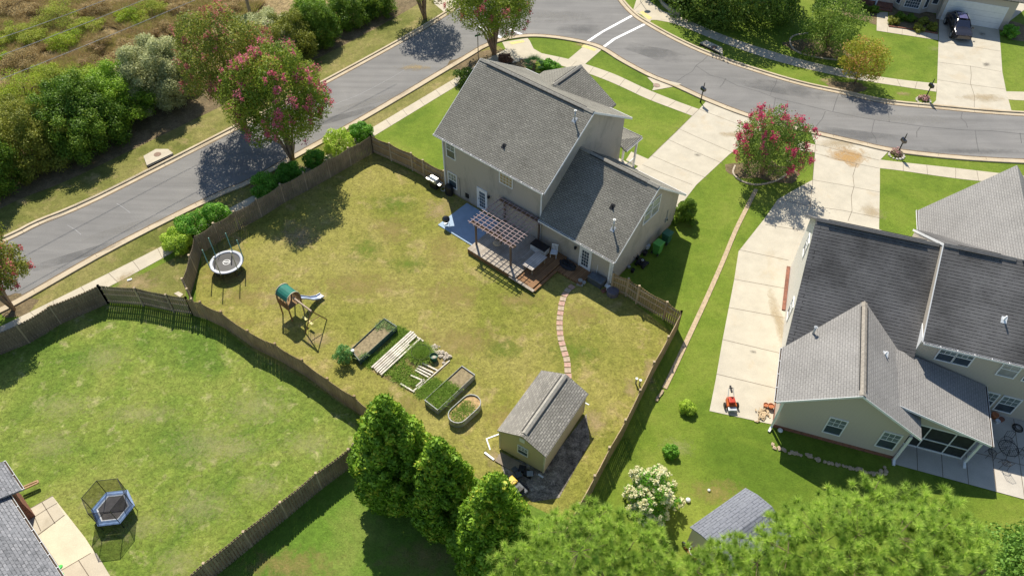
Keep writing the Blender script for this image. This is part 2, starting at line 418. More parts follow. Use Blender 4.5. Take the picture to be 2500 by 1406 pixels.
# own back yard, left yard, back yard
flat('fenced_yard', W([(905, 372), (1092, 462), (1490, 694), (1640, 812), (1555, 990), (1400, 1285), (905, 1035), (741, 925), (606, 850), (535, 790), (478, 765), (478, 700), (492, 640), (485, 610)]), .008, m_yard)
flat('neighbour_yard', W([(-150, 905), (260, 745), (455, 765), (606, 850), (741, 925), (900, 1030), (862, 1110), (800, 1150), (470, 1420), (430, 1600), (-300, 1600)]), .0085, m_left)
flat('rear_lawn', W([(862, 1110), (905, 1035), (1400, 1285), (1370, 1600), (430, 1600), (470, 1420), (800, 1150)]), .006, m_back)
A1 = offset(Anear, -.18); A2 = offset(Anear, -2.35)
flat('roadside_verge', A1[8:]+A2[8:][::-1], .006, m_verge)
flat('corner_lawn', W([(285, 700), (425, 630), (470, 600), (452, 690), (455, 745), (250, 712)]), .005, m_verge)
# bare, dry and fresh green patches
def blob(name, cx, cy, rx, ry, z, mat, seed=0, n=26, rot=0):
    r = random.Random(seed*91+5); c = G(cx, cy); k = ppm(cx, cy); out = []; ph = [r.random()*6.3 for _ in range(4)]
    for i in range(n):
        a = 2*math.pi*i/n; q = 1+.16*math.sin(2*a+ph[0])+.12*math.sin(3*a+ph[1])+.09*math.sin(5*a+ph[2])+.05*math.sin(9*a+ph[3])
        x, y = rx/k*math.cos(a)*q, ry/k*1.15*math.sin(a)*q
        out.append((c.x+x*math.cos(rot)-y*math.sin(rot), c.y+x*math.sin(rot)+y*math.cos(rot)))
    return flat(name, out, z, mat)
def fadeblob(name, col, density, ns=1.6, amax=.68):
    """soft edged bare earth: patchy mix through transparency by a noise threshold"""
    t = NT(name); v = t.coord()
    f = t.noise(v, 9, 4, .7); c = t.ramp(f, [(.3, tuple(x*.72 for x in col)), (.7, tuple(min(1, x*1.2) for x in col))])
    t.set('Base Color', c); g = t.coord('Generated')
    gr = t.n('VectorMath', {0: g, 1: (.5, .5, 0)}, operation='SUBTRACT').outputs[0]
    sp = t.n('SeparateXYZ', {0: gr}); d = t.math('SQRT', t.math('ADD', t.math('MULTIPLY', sp.outputs[0], sp.outputs[0]), t.math('MULTIPLY', sp.outputs[1], sp.outputs[1])))
    n = t.noise(v, ns, 7, .75, .5); a = t.math('ADD', t.math('SUBTRACT', n, t.math('MULTIPLY', d, 1.15)), density)
    t.set('Alpha', t.ramp(a, [(.2, 0), (.55, amax)])); t.bump(f, .6, .05); return t.done(.95, .1)
m_bare = fadeblob('bare_earth', (.42, .32, .17), .04)
m_bare2 = fadeblob('worn_dry_grass', (.33, .26, .095), -.02)
m_straw = fadeblob('straw_grass', (.42, .40, .18), -.02, 3.6, .42)
m_greenp = fadeblob('fresh_green_grass', (.15, .22, .03), -.04)
for i, (x, y, rx, ry, m) in enumerate([(735, 575, 62, 34, m_bare), (745, 590, 30, 16, m_bare), (560, 680, 130, 40, m_bare2), (690, 730, 60, 30, m_bare), (600, 725, 95, 30, m_bare2), (600, 790, 50, 18, m_bare2),
        (1075, 515, 42, 40, m_bare), (1080, 610, 60, 70, m_bare2), (960, 560, 70, 60, m_bare2), (1120, 720, 120, 55, m_bare2), (1290, 735, 90, 30, m_bare2), (770, 830, 50, 26, m_bare), (1000, 990, 60, 26, m_bare2), (1450, 1020, 34, 36, m_bare), (1540, 950, 22, 28, m_bare), (1205, 1120, 26, 26, m_bare), (1410, 760, 60, 40, m_bare2),
        (1585, 905, 16, 46, m_bare), (1650, 1090, 60, 30, m_straw), (1740, 1200, 100, 40, m_bare2), (1250, 1030, 90, 40, m_bare2), (1130, 830, 150, 60, m_bare2), (900, 700, 140, 60, m_bare2),
        (340, 690, 60, 34, m_bare), (1420, 110, 16, 8, m_bare), (2020, 195, 34, 13, m_bare), (2208, 230, 20, 8, m_bare), (1010, 165, 40, 14, m_bare), (2280, 120, 30, 10, m_straw),
        (260, 880, 90, 46, m_straw), (330, 1010, 120, 40, m_straw), (150, 1000, 80, 50, m_straw), (500, 1080, 150, 60, m_straw), (480, 1230, 110, 60, m_straw), (620, 1000, 110, 60, m_straw), (350, 1290, 110, 40, m_straw), (130, 1090, 100, 40, m_straw), (640, 1180, 80, 40, m_straw), (740, 1080, 90, 50, m_straw), (420, 1370, 90, 40, m_straw), (600, 1090, 90, 40, m_straw),
        (960, 500, 100, 40, m_greenp), (1400, 860, 110, 60, m_greenp), (1530, 1100, 60, 60, m_greenp), (1000, 640, 90, 40, m_greenp), (880, 610, 70, 60, m_greenp), (1220, 850, 80, 40, m_greenp), (690, 1370, 150, 50, m_bare2), (1020, 1360, 160, 60, m_bare2)]):
    blob('grass_patch', x, y, rx*1.35, ry*1.5, .0125+.0007*(i % 9)+(.0001*i), m, i)
flat('gravel_pad', W([(1215, 1108), (1235, 1170), (1300, 1225), (1365, 1215), (1440, 1080), (1432, 1010), (1330, 1140)]), .022, m_gravel)
blob('mulch_bed', 1205, 150, 110, 34, .011, m_mulch, 3)
blob('mulch_bed', 1862, 418, 76, 34, .011, m_mulch, 8)
blob('mulch_bed', 2000, 118, 74, 34, .011, m_mulch, 9)
blob('mulch_bed', 690, 432, 60, 18, .011, m_mulch, 10, rot=.5)
blob('mulch_bed', 40, 745, 40, 26, .0135, m_mulch, 12)
blob('mulch_bed', 2070, 212, 44, 16, .011, m_mulch, 13)
flat('mulch_bed', W([(2000, -10), (2060, 38), (2140, 62), (2141, 30), (2180, -10)]), .011, m_mulch)
flat('mulch_bed', W([(2170, 34), (2170, 64), (2289, 84), (2296, 45), (2240, 10), (2180, 10)]), .0115, m_mulch)
blob('mulch_bed', 2490, 78, 44, 30, .011, m_mulch, 15)
flat('garden_soil', W([(905, 905), (1000, 812), (1100, 885), (1012, 965)]), .012, grass('garden_soil', (.20, .17, .06), (.27, .22, .08), (.33, .25, .11), (.17, .23, .05), patch=.6, dryamt=.56, drys=1.4, fine=8, contrast=.4))

# ------------------------------------------------------------------ pavements, drives
def paved(name, pts, z, mat, joints=(), jw=.03, th=.0):
    o = flat(name, W(pts) if len(pts[0]) == 2 and not isinstance(pts[0], Vector) else pts, z, mat)
    return o
def joints(lines, z, w=.035, mat=None, name='joint_lines'):
    mb = MB()
    for ln in lines:
        P = W(ln) if not isinstance(ln[0], Vector) else ln
        for a, b in zip(P, P[1:]):
            a = Vector((a.x, a.y, z)); b = Vector((b.x, b.y, z)); d = (b-a).normalized(); s = Vector((-d.y, d.x, 0))*w/2
            mb.add([a-s, b-s, b+s, a+s], [(0, 1, 2, 3)])
    o = mb.build(name, mat or m_joint); o['kind'] = 'structure'; return o
def walk(upper, lower, z=.016, step=1.55, nm='sidewalk'):
    U, L = crv(W(upper), 6), crv(W(lower), 6)
    flat(nm, U+L[::-1], z, m_conc)
    out = []; acc = 0
    for i in range(1, len(U)):
        seg = (U[i]-U[i-1]).length; acc += seg
        if acc > step:
            acc = 0; p = U[i]; q = min(L, key=lambda r: (r-p).length); out.append([p, q])
    joints(out, z+.004, .03)
walk([(-260, 925), (0, 798), (130, 734), (239, 680), (413, 592), (560, 509), (740, 413), (906, 314), (1124, 184), (1180, 150), (1240, 118)],
     [(-260, 958), (0, 826), (130, 758), (262, 702), (423, 616), (570, 530), (750, 432), (918, 330), (1136, 198), (1195, 168), (1270, 150)])
walk([(1322, 131), (1387, 145), (1428, 157), (1500, 182), (1578, 218), (1650, 247), (1708, 268)], [(1305, 140), (1380, 164), (1438, 181), (1500, 205), (1578, 241), (1640, 265), (1691, 284)], .018)
flat('curb_ramp', W([(1226, 104), (1288, 94), (1293, 100), (1303, 120), (1324, 132), (1306, 142), (1250, 148), (1238, 128)]), .020, m_conc)
flat('curb_ramp', W([(1431, 109), (1469, 122), (1428, 158), (1387, 146)]), .022, m_conc)
flat('tactile_pad', W([(1243, 104), (1278, 99), (1281, 104), (1249, 110)]), .027, m_yel)
flat('tactile_pad', W([(1426, 110), (1458, 121), (1451, 126), (1419, 115)]), .027, m_yel)
walk([(1943, 343), (1991, 354)], [(1948, 366), (1989, 373)])
walk([(2146, 390), (2205, 397), (2333, 411), (2500, 430), (2700, 450)], [(2147, 411), (2205, 418), (2333, 436), (2459, 450), (2700, 482)])
walk([(1560, -20), (1612, 24), (1650, 38), (1740, 76), (1821, 106), (1940, 142), (2094, 178), (2190, 194), (2288, 205)], [(1545, 28), (1590, 47), (1650, 60), (1740, 96), (1807, 121), (1906, 153), (2060, 189), (2180, 209), (2286, 225)], .016)
flat('curb_ramp', W([(1556, 28), (1566, 18), (1600, 14), (1640, 50), (1590, 50), (1586, 56)]), .023, m_conc)
flat('tactile_pad', W([(1561, 31), (1570, 28), (1592, 45), (1584, 50)]), .028, m_yel)
walk([(2450, 224), (2500, 225), (2700, 230)], [(2455, 243), (2500, 246), (2700, 254)])
flat('sidewalk', W([(1088, 34), (1060, 10), (1050, -30), (1120, -30), (1112, 18)]), .018, m_conc)
# driveways
flat('driveway', W([(1725, 247), (1708, 266), (1650, 324), (1582, 389), (1500, 450), (1640, 530), (1700, 452), (1780, 378), (1858, 318), (1884, 302), (1821, 284)]), .021, m_drive)
joints([[(1708, 268), (1770, 292), (1850, 322)], [(1650, 312), (1700, 335), (1790, 374)], [(1630, 341), (1680, 364), (1765, 400)], [(1590, 380), (1640, 402), (1728, 437)], [(1568, 403), (1620, 425), (1690, 452)], [(1582, 389), (1708, 266)]], .0255)
flat('entrance_path', W([(1541, 371), (1582, 389), (1561, 408), (1528, 392)]), .0215, m_conc)
flat('driveway', W([(1978, 324), (1991, 353), (1984, 440), (1964, 450), (1899, 487), (1868, 532), (1803, 614), (1792, 685), (1764, 829), (1747, 928), (1732, 1003), (1886, 1036), (2100, 900), (2250, 600), (2146, 560), (2148, 450), (2148, 392), (2169, 370), (2094, 352)]), .0205, m_drive)
joints([[(1991, 353), (2065, 372), (2146, 392)], [(1984, 440), (2065, 454), (2148, 470)], [(1989, 375), (2070, 396), (2147, 412)], [(1978, 503), (2060, 515), (2148, 533)], [(1964, 450), (1978, 503), (1975, 515)], [(1899, 487), (1975, 503)], [(1868, 549), (1950, 562)], [(1803, 610), (1925, 636)], [(1792, 682), (1925, 706)], [(1779, 751), (1915, 776)], [(1764, 829), (1903, 862)], [(1749, 913), (1894, 948)],
        [(2091, 400), (2082, 430), (2085, 455), (2078, 480), (2080, 515), (2070, 540)], [(1991, 354), (1984, 440), (1978, 503)]], .025)
flat('rust_stain', W([(1990, 356), (2040, 350), (2110, 358), (2146, 392), (2147, 420), (2110, 392), (2085, 420), (2060, 395), (2000, 385)]), .0235, fadeblob('rust_stain', (.50, .30, .11), .14))
flat('driveway', W([(2293, 51), (2287, 222), (2285, 246), (2273, 258), (2380, 268), (2470, 274), (2456, 222), (2447, 177), (2443, 120), (2439, 73), (2520, 10), (2300, -40)]), .0205, m_drive)
joints([[(2290, 153), (2370, 163), (2444, 176)], [(2289, 196), (2370, 208), (2455, 219)], [(2369, 162), (2371, 185), (2369, 205), (2379, 235), (2378, 266)], [(2292, 102), (2441, 126)]], .025)
flat('entrance_path', W([(2141, 31), (2140, 76), (2290, 99), (2290, 85), (2169, 66), (2167, 31)]), .021, m_conc)
joints([[(2166, 66), (2167, 81)], [(2203, 71), (2202, 86)], [(2237, 76), (2236, 91)], [(2263, 80), (2262, 95)], [(2141, 47), (2167, 47)]], .0255, .025)
flat('utility_slab', W([(1580, 190), (1598, 208), (1592, 222), (1648, 212), (1664, 206), (1622, 196)]), .024, m_conc)
m_oil = fadeblob('oil_stain', (.17, .155, .14), .0, 2.5, .6); m_patch = fadeblob('road_patch', (.15, .15, .15), .12, .8, .35); m_pale = fadeblob('pale_road', (.30, .29, .27), .1, .8, .35); m_warm = fadeblob('warm_stain', (.46, .36, .22), .12, 1.2, .5)
for i, (x, y, rx, ry, m_, r_) in enumerate([(2398, 84, 12, 8, m_oil, 0), (2410, 160, 16, 8, m_oil, 0), (1838, 860, 12, 6, m_oil, 0), (1700, 380, 14, 6, m_oil, 0), (2130, 520, 24, 22, m_warm, 0), (2050, 350, 60, 12, m_warm, -.2), (1905, 800, 16, 80, m_warm, 0), (2400, 240, 50, 14, m_warm, 0), (1790, 330, 40, 12, m_warm, 0),
        (1340, 40, 90, 26, m_pale, 0), (1420, 75, 60, 20, m_patch, 0), (1900, 215, 120, 14, m_patch, -.3), (2100, 330, 140, 10, m_patch, -.2), (2350, 370, 120, 9, m_patch, 0), (1600, 130, 100, 14, m_patch, -.5), (300, 560, 130, 8, m_pale, .5), (200, 620, 130, 8, m_patch, .5), (900, 250, 140, 8, m_pale, .5), (820, 290, 120, 8, m_patch, .5), (2200, 290, 160, 12, m_pale, -.1)]):
    blob('surface_stain', x, y, rx*1.3, ry*1.4, (.0295 if m_ in (m_oil, m_warm) else .0105)+.0003*i, m_, 300+i, rot=r_)
# paint
joints([[(1432, 104), (1468, 80), (1549, 36)], [(1469, 119), (1500, 96), (1578, 58)]], .012, .30, m_line, 'crosswalk_line')
joints([[(1279, 88), (1246, 72)], [(1231, 97), (1200, 80), (1160, 62)]], .012, .30, m_line, 'crosswalk_line')
# sealed cracks in the asphalt
m_tar = plain('tar', (.11, .108, .105), .8, .2)
joints([[(1732, 133), (1715, 150), (1700, 160), (1690, 175), (1665, 190), (1652, 200)], [(1700, 162), (1735, 185), (1765, 192), (1800, 210), (1852, 224), (1893, 240), (1960, 256), (2030, 273), (2100, 287), (2160, 297), (2260, 310), (2350, 318), (2420, 320), (2500, 328)],
        [(1772, 192), (1765, 205), (1757, 214)], [(1897, 194), (1893, 208), (1884, 222), (1881, 232)], [(1893, 240), (1889, 262), (1882, 280)], [(2047, 231), (2040, 250), (2033, 273)], [(2015, 272), (2008, 290), (1993, 308)], [(2166, 268), (2170, 285), (2171, 299)], [(2135, 293), (2131, 308), (2128, 325), (2138, 338), (2140, 350)],
        [(2247, 310), (2238, 322), (2238, 336)], [(2349, 275), (2346, 289), (2358, 300), (2362, 312)], [(2381, 320), (2384, 345), (2389, 370)], [(2490, 325), (2494, 350)]], .0115, .06, m_tar, 'tar_seams')
joints([[(800, 263), (830, 250), (870, 235), (910, 215), (960, 188), (1000, 164)], [(285, 497), (305, 510), (318, 520)], [(165, 550), (185, 562), (198, 573)]], .0115, .04, plain('faint_seam', (.30, .30, .30), .8, .2), 'worn_seams')
# ------------------------------------------------------------------ building materials
m_roof1 = shingles('grey_brown_shingles', (.22, .21, .178), (.31, .295, .252), (.20, .19, .165), .85, line=.3)
m_roof2 = shingles('charcoal_shingles', (.155, .15, .15), (.175, .17, .168), (.165, .16, .158), .52, 60, .2, .12)
m_roof2l = shingles('worn_grey_shingles', (.27, .26, .25), (.31, .30, .285), (.26, .25, .24), .85, .32, .15, .6)
m_roof3 = shingles('shed_shingles', (.25, .235, .205), (.40, .375, .33), (.20, .19, .17), .85, .3, .15, .4)
m_roof4 = shingles('blue_grey_shingles', (.14, .145, .155), (.30, .30, .315), (.22, .225, .24), .85, .25, .16, .6)
m_roof5 = shingles('slate_shingles', (.17, .18, .21), (.215, .225, .26), (.18, .19, .215), .85, .5, .17, .45)
m_ridge = plain('ridge_cap', (.27, .255, .22), .9, .25, 8)
m_ridged = plain('ridge_slot', (.045, .045, .045), .9, .2, 8)
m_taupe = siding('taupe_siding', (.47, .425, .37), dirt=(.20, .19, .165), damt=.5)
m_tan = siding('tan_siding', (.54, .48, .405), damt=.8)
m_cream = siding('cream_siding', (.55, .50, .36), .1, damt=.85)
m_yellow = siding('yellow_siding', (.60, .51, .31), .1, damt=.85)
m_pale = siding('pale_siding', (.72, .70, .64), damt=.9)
m_brickw = shingles('brick', (.20, .09, .06), (.28, .13, .09), (.16, .08, .06), .8, .22, .075, 1.6)
m_trim = plain('white_trim', (.78, .79, .80), .45, .05)
m_glass = plain('window_glass', (.05, .07, .09), .08, .35, .6, spec=.8)
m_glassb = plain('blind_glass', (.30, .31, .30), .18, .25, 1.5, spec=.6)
m_reflect = plain('reflection_pane', (.17, .21, .215), .15, .3, 2, spec=.6)
m_amber = plain('amber_glass', (.38, .29, .15), .2, .3, 3, spec=.5)
m_black = plain('black_metal', (.02, .02, .022), .5, .3)
m_dkmetal = plain('dark_metal', (.05, .05, .055), .4, .2, metal=.5)
m_galv = plain('galvanised', (.45, .47, .48), .4, .15, metal=.5)
m_weather = wood('weathered_wood', (.27, .22, .165))
m_fence = wood('fence_wood', (.33, .235, .13), .4)
m_fenceg = wood('grey_fence_wood', (.235, .185, .125), .4)
m_frail = wood('fence_rail_wood', (.42, .33, .22), .3)
m_decku = boards('grey_deck_boards', (.34, .29, .235), (.42, .37, .31), .14, 'V')
m_deckb = boards('brown_deck_boards', (.23, .12, .055), (.33, .18, .085), .14, 'V')
m_screen = plain('insect_screen', (.03, .035, .035), .6, .3)

X, Y, Z = Vector((1, 0, 0)), Vector((0, 1, 0)), Vector((0, 0, 1))
def window(par, p, a, n, w, h, cols=3, rows=2, sash=True, glass=None, fr=.07, name='window', mun=True, label=None):
    """p lower-left corner on the wall, a along the wall, n outward"""
    p, a, n = Vector(p), Vector(a), Vector(n); f = MB()
    o = p+n*.004
    f.obox(o-a*fr-Z*fr, a*(w+2*fr), n*.05, Z*fr); f.obox(o-a*fr+Z*h, a*(w+2*fr), n*.05, Z*fr)
    f.obox(o-a*fr, a*fr, n*.05, Z*h); f.obox(o+a*w, a*fr, n*.05, Z*h)
    wo = f.build(name, m_trim, par)
    g = MB().obox(p+n*.006, a*w, n*.012, Z*h).build('pane', glass or m_glass, wo)
    if sash and glass is None: MB().obox(p+n*.0185+Z*(h/2), a*w, n*.001, Z*h/2).build('sky_reflection', m_reflect, wo)  # paler upper sash: sky reflection painted as a pane colour
    mu = MB(); t = .025
    if sash: mu.obox(p+n*.02+Z*(h/2-.025), a*w, n*.02, Z*.05)
    if mun:
        top = h/2 if sash else 0
        for i in range(1, cols): mu.obox(p+n*.02+a*(w*i/cols-t/2)+Z*(top+.03 if sash else 0), a*t, n*.014, Z*((h-top)-.03 if sash else h))
        if sash: mu.obox(p+n*.02+Z*(h*.75-t/2), a*w, n*.0125, Z*t)
        else:
            for i in range(1, rows): mu.obox(p+n*.02+Z*(h*i/rows-t/2), a*w, n*.0125, Z*t)
    if mu.v: mu.build('muntins', m_trim, wo)
    if label: wo['label'] = label
    return wo
def door(par, p, a, n, w=.86, h=2.05, label=None):
    p, a, n = Vector(p), Vector(a), Vector(n); o = p+n*.004
    f = MB(); f.obox(o-a*.1, a*.1, n*.07, Z*(h+.1)); f.obox(o+a*w, a*.1, n*.07, Z*(h+.1)); f.obox(o+Z*h, a*w, n*.07, Z*.1)
    fo = f.build('door_frame', m_trim, par)
    d = MB().obox(p+n*.005, a*w, n*.03, Z*h).build('door', m_trim, par)
    g = MB()
    for i in range(3):
        for j in range(5):
            g.obox(p+n*.037+a*(w*(.16+.235*i))+Z*(h*(.13+.155*j)), a*w*.2, n*.008, Z*h*.13)
    g.build('pane', m_glass, d)
    MB().ball(p+a*.07+n*.08+Z*1.0, .035, 8).build('handle', m_dkmetal, d)
    return d
def gutter(par, p, q, mb_out, m=None, straps=True, name='gutter'):
    """open trough along an eave from p to q, mb_out = outward unit vector"""
    p, q, o = Vector(p), Vector(q), Vector(mb_out); d = q-p; g = MB()
    g.obox(p-Z*.11, d, o*.12, Z*.012); g.obox(p-Z*.11, d, o*.012, Z*.11); g.obox(p+o*.11-Z*.11, d, o*.012, Z*.115)
    if straps:
        k = int(d.length/.9)
        for i in range(k+1): g.obox(p+d*(i/k)*.99-Z*.0, d.normalized()*.03, o*.12, Z*.012)
    go = g.build(name, m or m_trim, par)
    MB().obox(p+o*.014-Z*.095, d, o*.094, Z*.05).build('leaf_litter', m_litter, go)
    return go
m_litter = plain('leaf_litter', (.07, .05, .035), .95, .4, 12)
def downspout(par, p, h, out, name='downspout', kick=.35, w=.09):
    p, out = Vector(p), Vector(out); m = MB(); s = w/2
    m.bar(p+Z*h, p+Z*.15, w, w*.8, (out.x, out.y, 0)); m.bar(p+Z*.15+out*.02, p+Z*.05+out*kick, w, w*.8)
    return m.build(name, m_trim, par)
def vent(par, p, h=.9, r=.05, cap=True, mat=None):
    p = Vector(p); v = MB(); v.cyl(p-Z*.25, r, h+.25, 12)
    vo = v.build('vent_pipe', mat or m_galv, par, True)
    if cap: MB().cyl(p+Z*h, r*2.0, .05, 14).cyl(p+Z*(h+.05), r*1.4, .04, 14, r*.8).build('cap', mat or m_galv, vo)
    MB().slab([p+Vector((-.16, -.16, -.1)), p+Vector((.16, -.16, -.1)), p+Vector((.16, .16, .14)), p+Vector((-.16, .16, .14))], .03).build('flashing', mat or m_galv, vo)
    return vo
def ridgecap(par, p, q, mat, slot=True, w=.17, off=.0, inset=.5):
    p, q = Vector(p), Vector(q); d = (q-p).normalized(); s = Vector((-d.y, d.x, 0)); m = MB()
    for sg in (-1, 1):
        m.slab([p+Z*.05, q+Z*.05, q+s*w*sg-Z*(.06), p+s*w*sg-Z*.06], .04)
    ro = m.build('ridge_cap', mat, par)
    if slot:
        k = MB()
        for sg in (-1, 1):
            k.bar(p+d*inset+s*sg*(w+.015)-Z*.06, q-d*inset+s*sg*(w+.015)-Z*.06, .05, .06)
        k.build('vent_slot', m_ridged, ro)
    return ro

# ------------------------------------------------------------------ the taupe house in the middle
HM = thing('house', 'two-storey taupe house with grey-brown shingle roof and a pergola at its back', 'house', G(1089, 462), R(-39.4))
def gable_walls(mb, u0, u1, v0, v1, prof, z0=0):
    """prof: list (v, z) roof line; extruded along u"""
    P = [(v0, z0)]+[(v, z) for v, z in prof]+[(v1, z0)]
    vs = [(u0, v, z) for v, z in P]+[(u1, v, z) for v, z in P]; n = len(P)
    mb.add(vs, [tuple(range(n-1, -1, -1)), tuple(range(n, 2*n))]+[(i, (i+1) % n, n+(i+1) % n, n+i) for i in range(n)])
EZ, RZ, FZ = 5.5, 9.36, 5.95       # eave back, ridge, eave front
RV = 5.0
kb, kf = (RZ-EZ)/(RV+.4), (RZ-FZ)/(10.45-RV)
wl = MB(); gable_walls(wl, 0, 9.75, 0, 10, [(0, EZ+.4*kb-.16), (RV, RZ-.16), (10, FZ+.45*kf-.16)])
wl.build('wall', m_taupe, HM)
rf = MB(); rf.slab([(-.42, -.4, EZ), (10.13, -.4, EZ), (10.13, RV, RZ), (-.42, RV, RZ)], .12)
rf.slab([(-.42, RV, RZ), (10.13, RV, RZ), (10.13, 10.45, FZ), (-.42, 10.45, FZ)], .12)
r1 = rf.build('roof', m_roof1, HM); ridgecap(r1, (-.4, RV, RZ), (10.1, RV, RZ), m_ridge, inset=.75)
# front cross gable
gz, gu0, gu1 = 7.9, .95, 8.15; gv = 11.2; ge = 5.9
def ff(v): return RZ-(v-RV)*kf
vr = RV+(RZ-gz)/kf; ve = RV+(RZ-ge)/kf
g = MB(); um = (gu0+gu1)/2
g.slab([(um, gv, gz), (um, vr-.1, gz), (gu1, ve, ge), (gu1, gv, ge)], .12); g.slab([(um, gv, gz), (um, vr-.1, gz), (gu0, ve, ge), (gu0, gv, ge)], .12)
r2 = g.build('roof', m_roof1, HM); r2['label'] = 'lower cross gable roof over the street side'; ridgecap(r2, (um, gv, gz), (um, vr+.3, gz), m_ridge, inset=.4)
f = MB(); P = [(gu0+.4, 0), (gu1-.4, 0), (gu1-.4, ge+.03), (um, gz-.15), (gu0+.4, ge+.03)]
vs = [(u, 10.02, z) for u, z in P]+[(u, 10.9, z) for u, z in P]; f.add(vs, [(0, 1, 2, 3, 4), (9, 8, 7, 6, 5)]+[(i, 5+i, 5+(i+1) % 5, (i+1) % 5) for i in range(5)])
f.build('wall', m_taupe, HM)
# rake trim and gutters
tr = MB()
for u in (10.135, -.425-.025):
    tr.obox((u, -.4, EZ-.17), (.025, 0, 0), (0, RV+.4, RZ-EZ), (0, 0, .17)); tr.obox((u, RV, RZ-.17), (.025, 0, 0), (0, 10.45-RV, FZ-RZ), (0, 0, .17))
tr.obox((-.42, 10.455, FZ-.17), (10.55, 0, 0), (0, .03, 0), (0, 0, .17))
tr.build('rake_board', m_trim, HM)
gutter(HM, (-.45, -.41, EZ-.02), (10.15, -.41, EZ-.02), (0, -1, 0))
downspout(HM, (9.68, -.06, 0), 5.35, (0, -1, 0)); downspout(HM, (.06, -.06, 0), 5.35, (0, -1, 0), kick=.2)
# garage wing
GE, GR, GV = 2.85, 6.6, 4.25; kg = (GR-GE)/(GV+.4)
wl = MB(); gable_walls(wl, 9.752, 16.1, 0.003, 8.5, [(0.003, GE+.4*kg-.16), (GV, GR-.16), (8.5, GR-kg*(8.5-GV)-.16)])
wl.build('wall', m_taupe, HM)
rf = MB(); rf.slab([(9.76, -.4, GE), (16.45, -.4, GE), (16.45, GV, GR), (9.76, GV, GR)], .12)
rf.slab([(9.76, GV, GR), (16.45, GV, GR), (16.45, 8.9, GR-kg*(8.9-GV)), (9.76, 8.9, GR-kg*(8.9-GV))], .12)
r3 = rf.build('roof', m_roof1, HM); r3['label'] = 'lower roof over the garage wing'; ridgecap(r3, (9.8, GV, GR), (16.42, GV, GR), m_ridge, inset=.9)
tr = MB(); tr.obox((16.455, -.4, GE-.17), (.025, 0, 0), (0, GV+.4, GR-GE), (0, 0, .17)); tr.obox((16.455, GV, GR-.17), (.025, 0, 0), (0, 8.9-GV, -kg*(8.9-GV)), (0, 0, .17))
tr.obox((9.9, 8.905, GR-kg*(8.9-GV)-.16), (6.6, 0, 0), (0, .03, 0), (0, 0, .17)); tr.build('rake_board', m_trim, HM)
gutter(HM, (9.8, -.41, GE-.02), (16.47, -.41, GE-.02), (0, -1, 0)); downspout(HM, (15.98, -.07, 0), 2.75, (0, -1, 0), w=.13)
MB().bx(15.93, 16.13, -.03, .1, .1, 3.0).build('corner_board', m_trim, HM)
MB().bx(-.02, 16.12, -.02, 8.0, 0, .12).build('foundation', plain('foundation', (.32, .25, .19), .9), HM)
# openings
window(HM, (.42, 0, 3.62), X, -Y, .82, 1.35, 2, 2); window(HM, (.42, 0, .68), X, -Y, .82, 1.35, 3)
window(HM, (5.78, 0, 3.95), X, -Y, 1.15, 1.05, 4, 4, False, m_amber)
door(HM, (3.55, 0, .12), X, -Y, .84, 2.0); door(HM, (13.4, 0, .2), X, -Y, .86, 1.95)
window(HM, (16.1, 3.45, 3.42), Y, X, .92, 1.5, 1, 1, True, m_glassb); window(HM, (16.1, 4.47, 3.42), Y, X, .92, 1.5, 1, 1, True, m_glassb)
def wlamp(par, p, n):
    p, n = Vector(p), Vector(n); m = MB(); m.box(p+n*.03, (.1, .1, .14)); m.lathe([(.03, .16), (.1, .1), (.075, -.1), (.04, -.13)], p+n*.12, 8); return m.build('wall_lamp', m_black, par)
wlamp(HM, (4.68, 0, 1.85), -Y); wlamp(HM, (12.95, 0, 1.75), -Y)
MB().bx(2.2, 2.52, -.07, -.002, .45, .85).build('vent_cover', m_black, HM)
cab = MB(); cab.tube([(1.62, -.03, .2), (1.62, -.03, 1.9), (1.58, -.03, 1.98), (1.5, -.03, 1.98), (1.47, -.03, 1.9)], .014, 6); cab.build('cable', plain('cable_grey', (.12, .11, .1)), HM)
MB().tube([(14.9, -.04, .3), (14.95, -.04, 1.3)], .018, 6).build('pvc_pipe', m_trim, HM)
def onback(u, v): return (u, v, EZ+(v+.4)*kb)
def ongar(u, v): return (u, v, GE+(v+.4)*kg)
vent(HM, onback(9.15, 4.1), .75, .05); vent(HM, onback(5.35, .9), .2, .055, False, m_black)
vent(HM, ongar(15.1, 1.1), .85, .055); vent(HM, ongar(14.2, 2.15), .2, .055, False, m_black)
# front porch roof and posts
pr = MB(); a, b = 3.65, 3.1
pr.slab([(7.9, 10.02, a), (9.2, 10.02, a), (10.2, 12.35, b), (7.9, 12.35, b)], .12); pr.slab([(9.2, 10.02, a), (10.2, 10.02, b), (10.2, 12.35, b)], .12)
pr.build('porch_roof', m_roof1, HM); gutter(HM, (10.21, 12.36, b-.02), (10.21, 10.05, b-.02), (1, 0, 0), straps=False); gutter(HM, (7.9, 12.36, b-.02), (10.2, 12.36, b-.02), (0, 1, 0), straps=False)
MB().bx(7.9, 10.1, 10.03, 12.2, 0, .18).build('porch_floor', m_conc, HM)
for u, v in ((10.0, 12.1), (8.9, 12.1)): MB().bx(u-.07, u+.07, v-.07, v+.07, .18, b-.14).build('porch_post', m_trim, HM)
rl = MB(); rl.bx(9.93, 9.98, 10.1, 12.0, .95, 1.02)
for i in range(13): rl.bx(9.94, 9.97, 10.15+i*.145, 10.18+i*.145, .3, .95)
rl.build('railing', m_trim, HM)
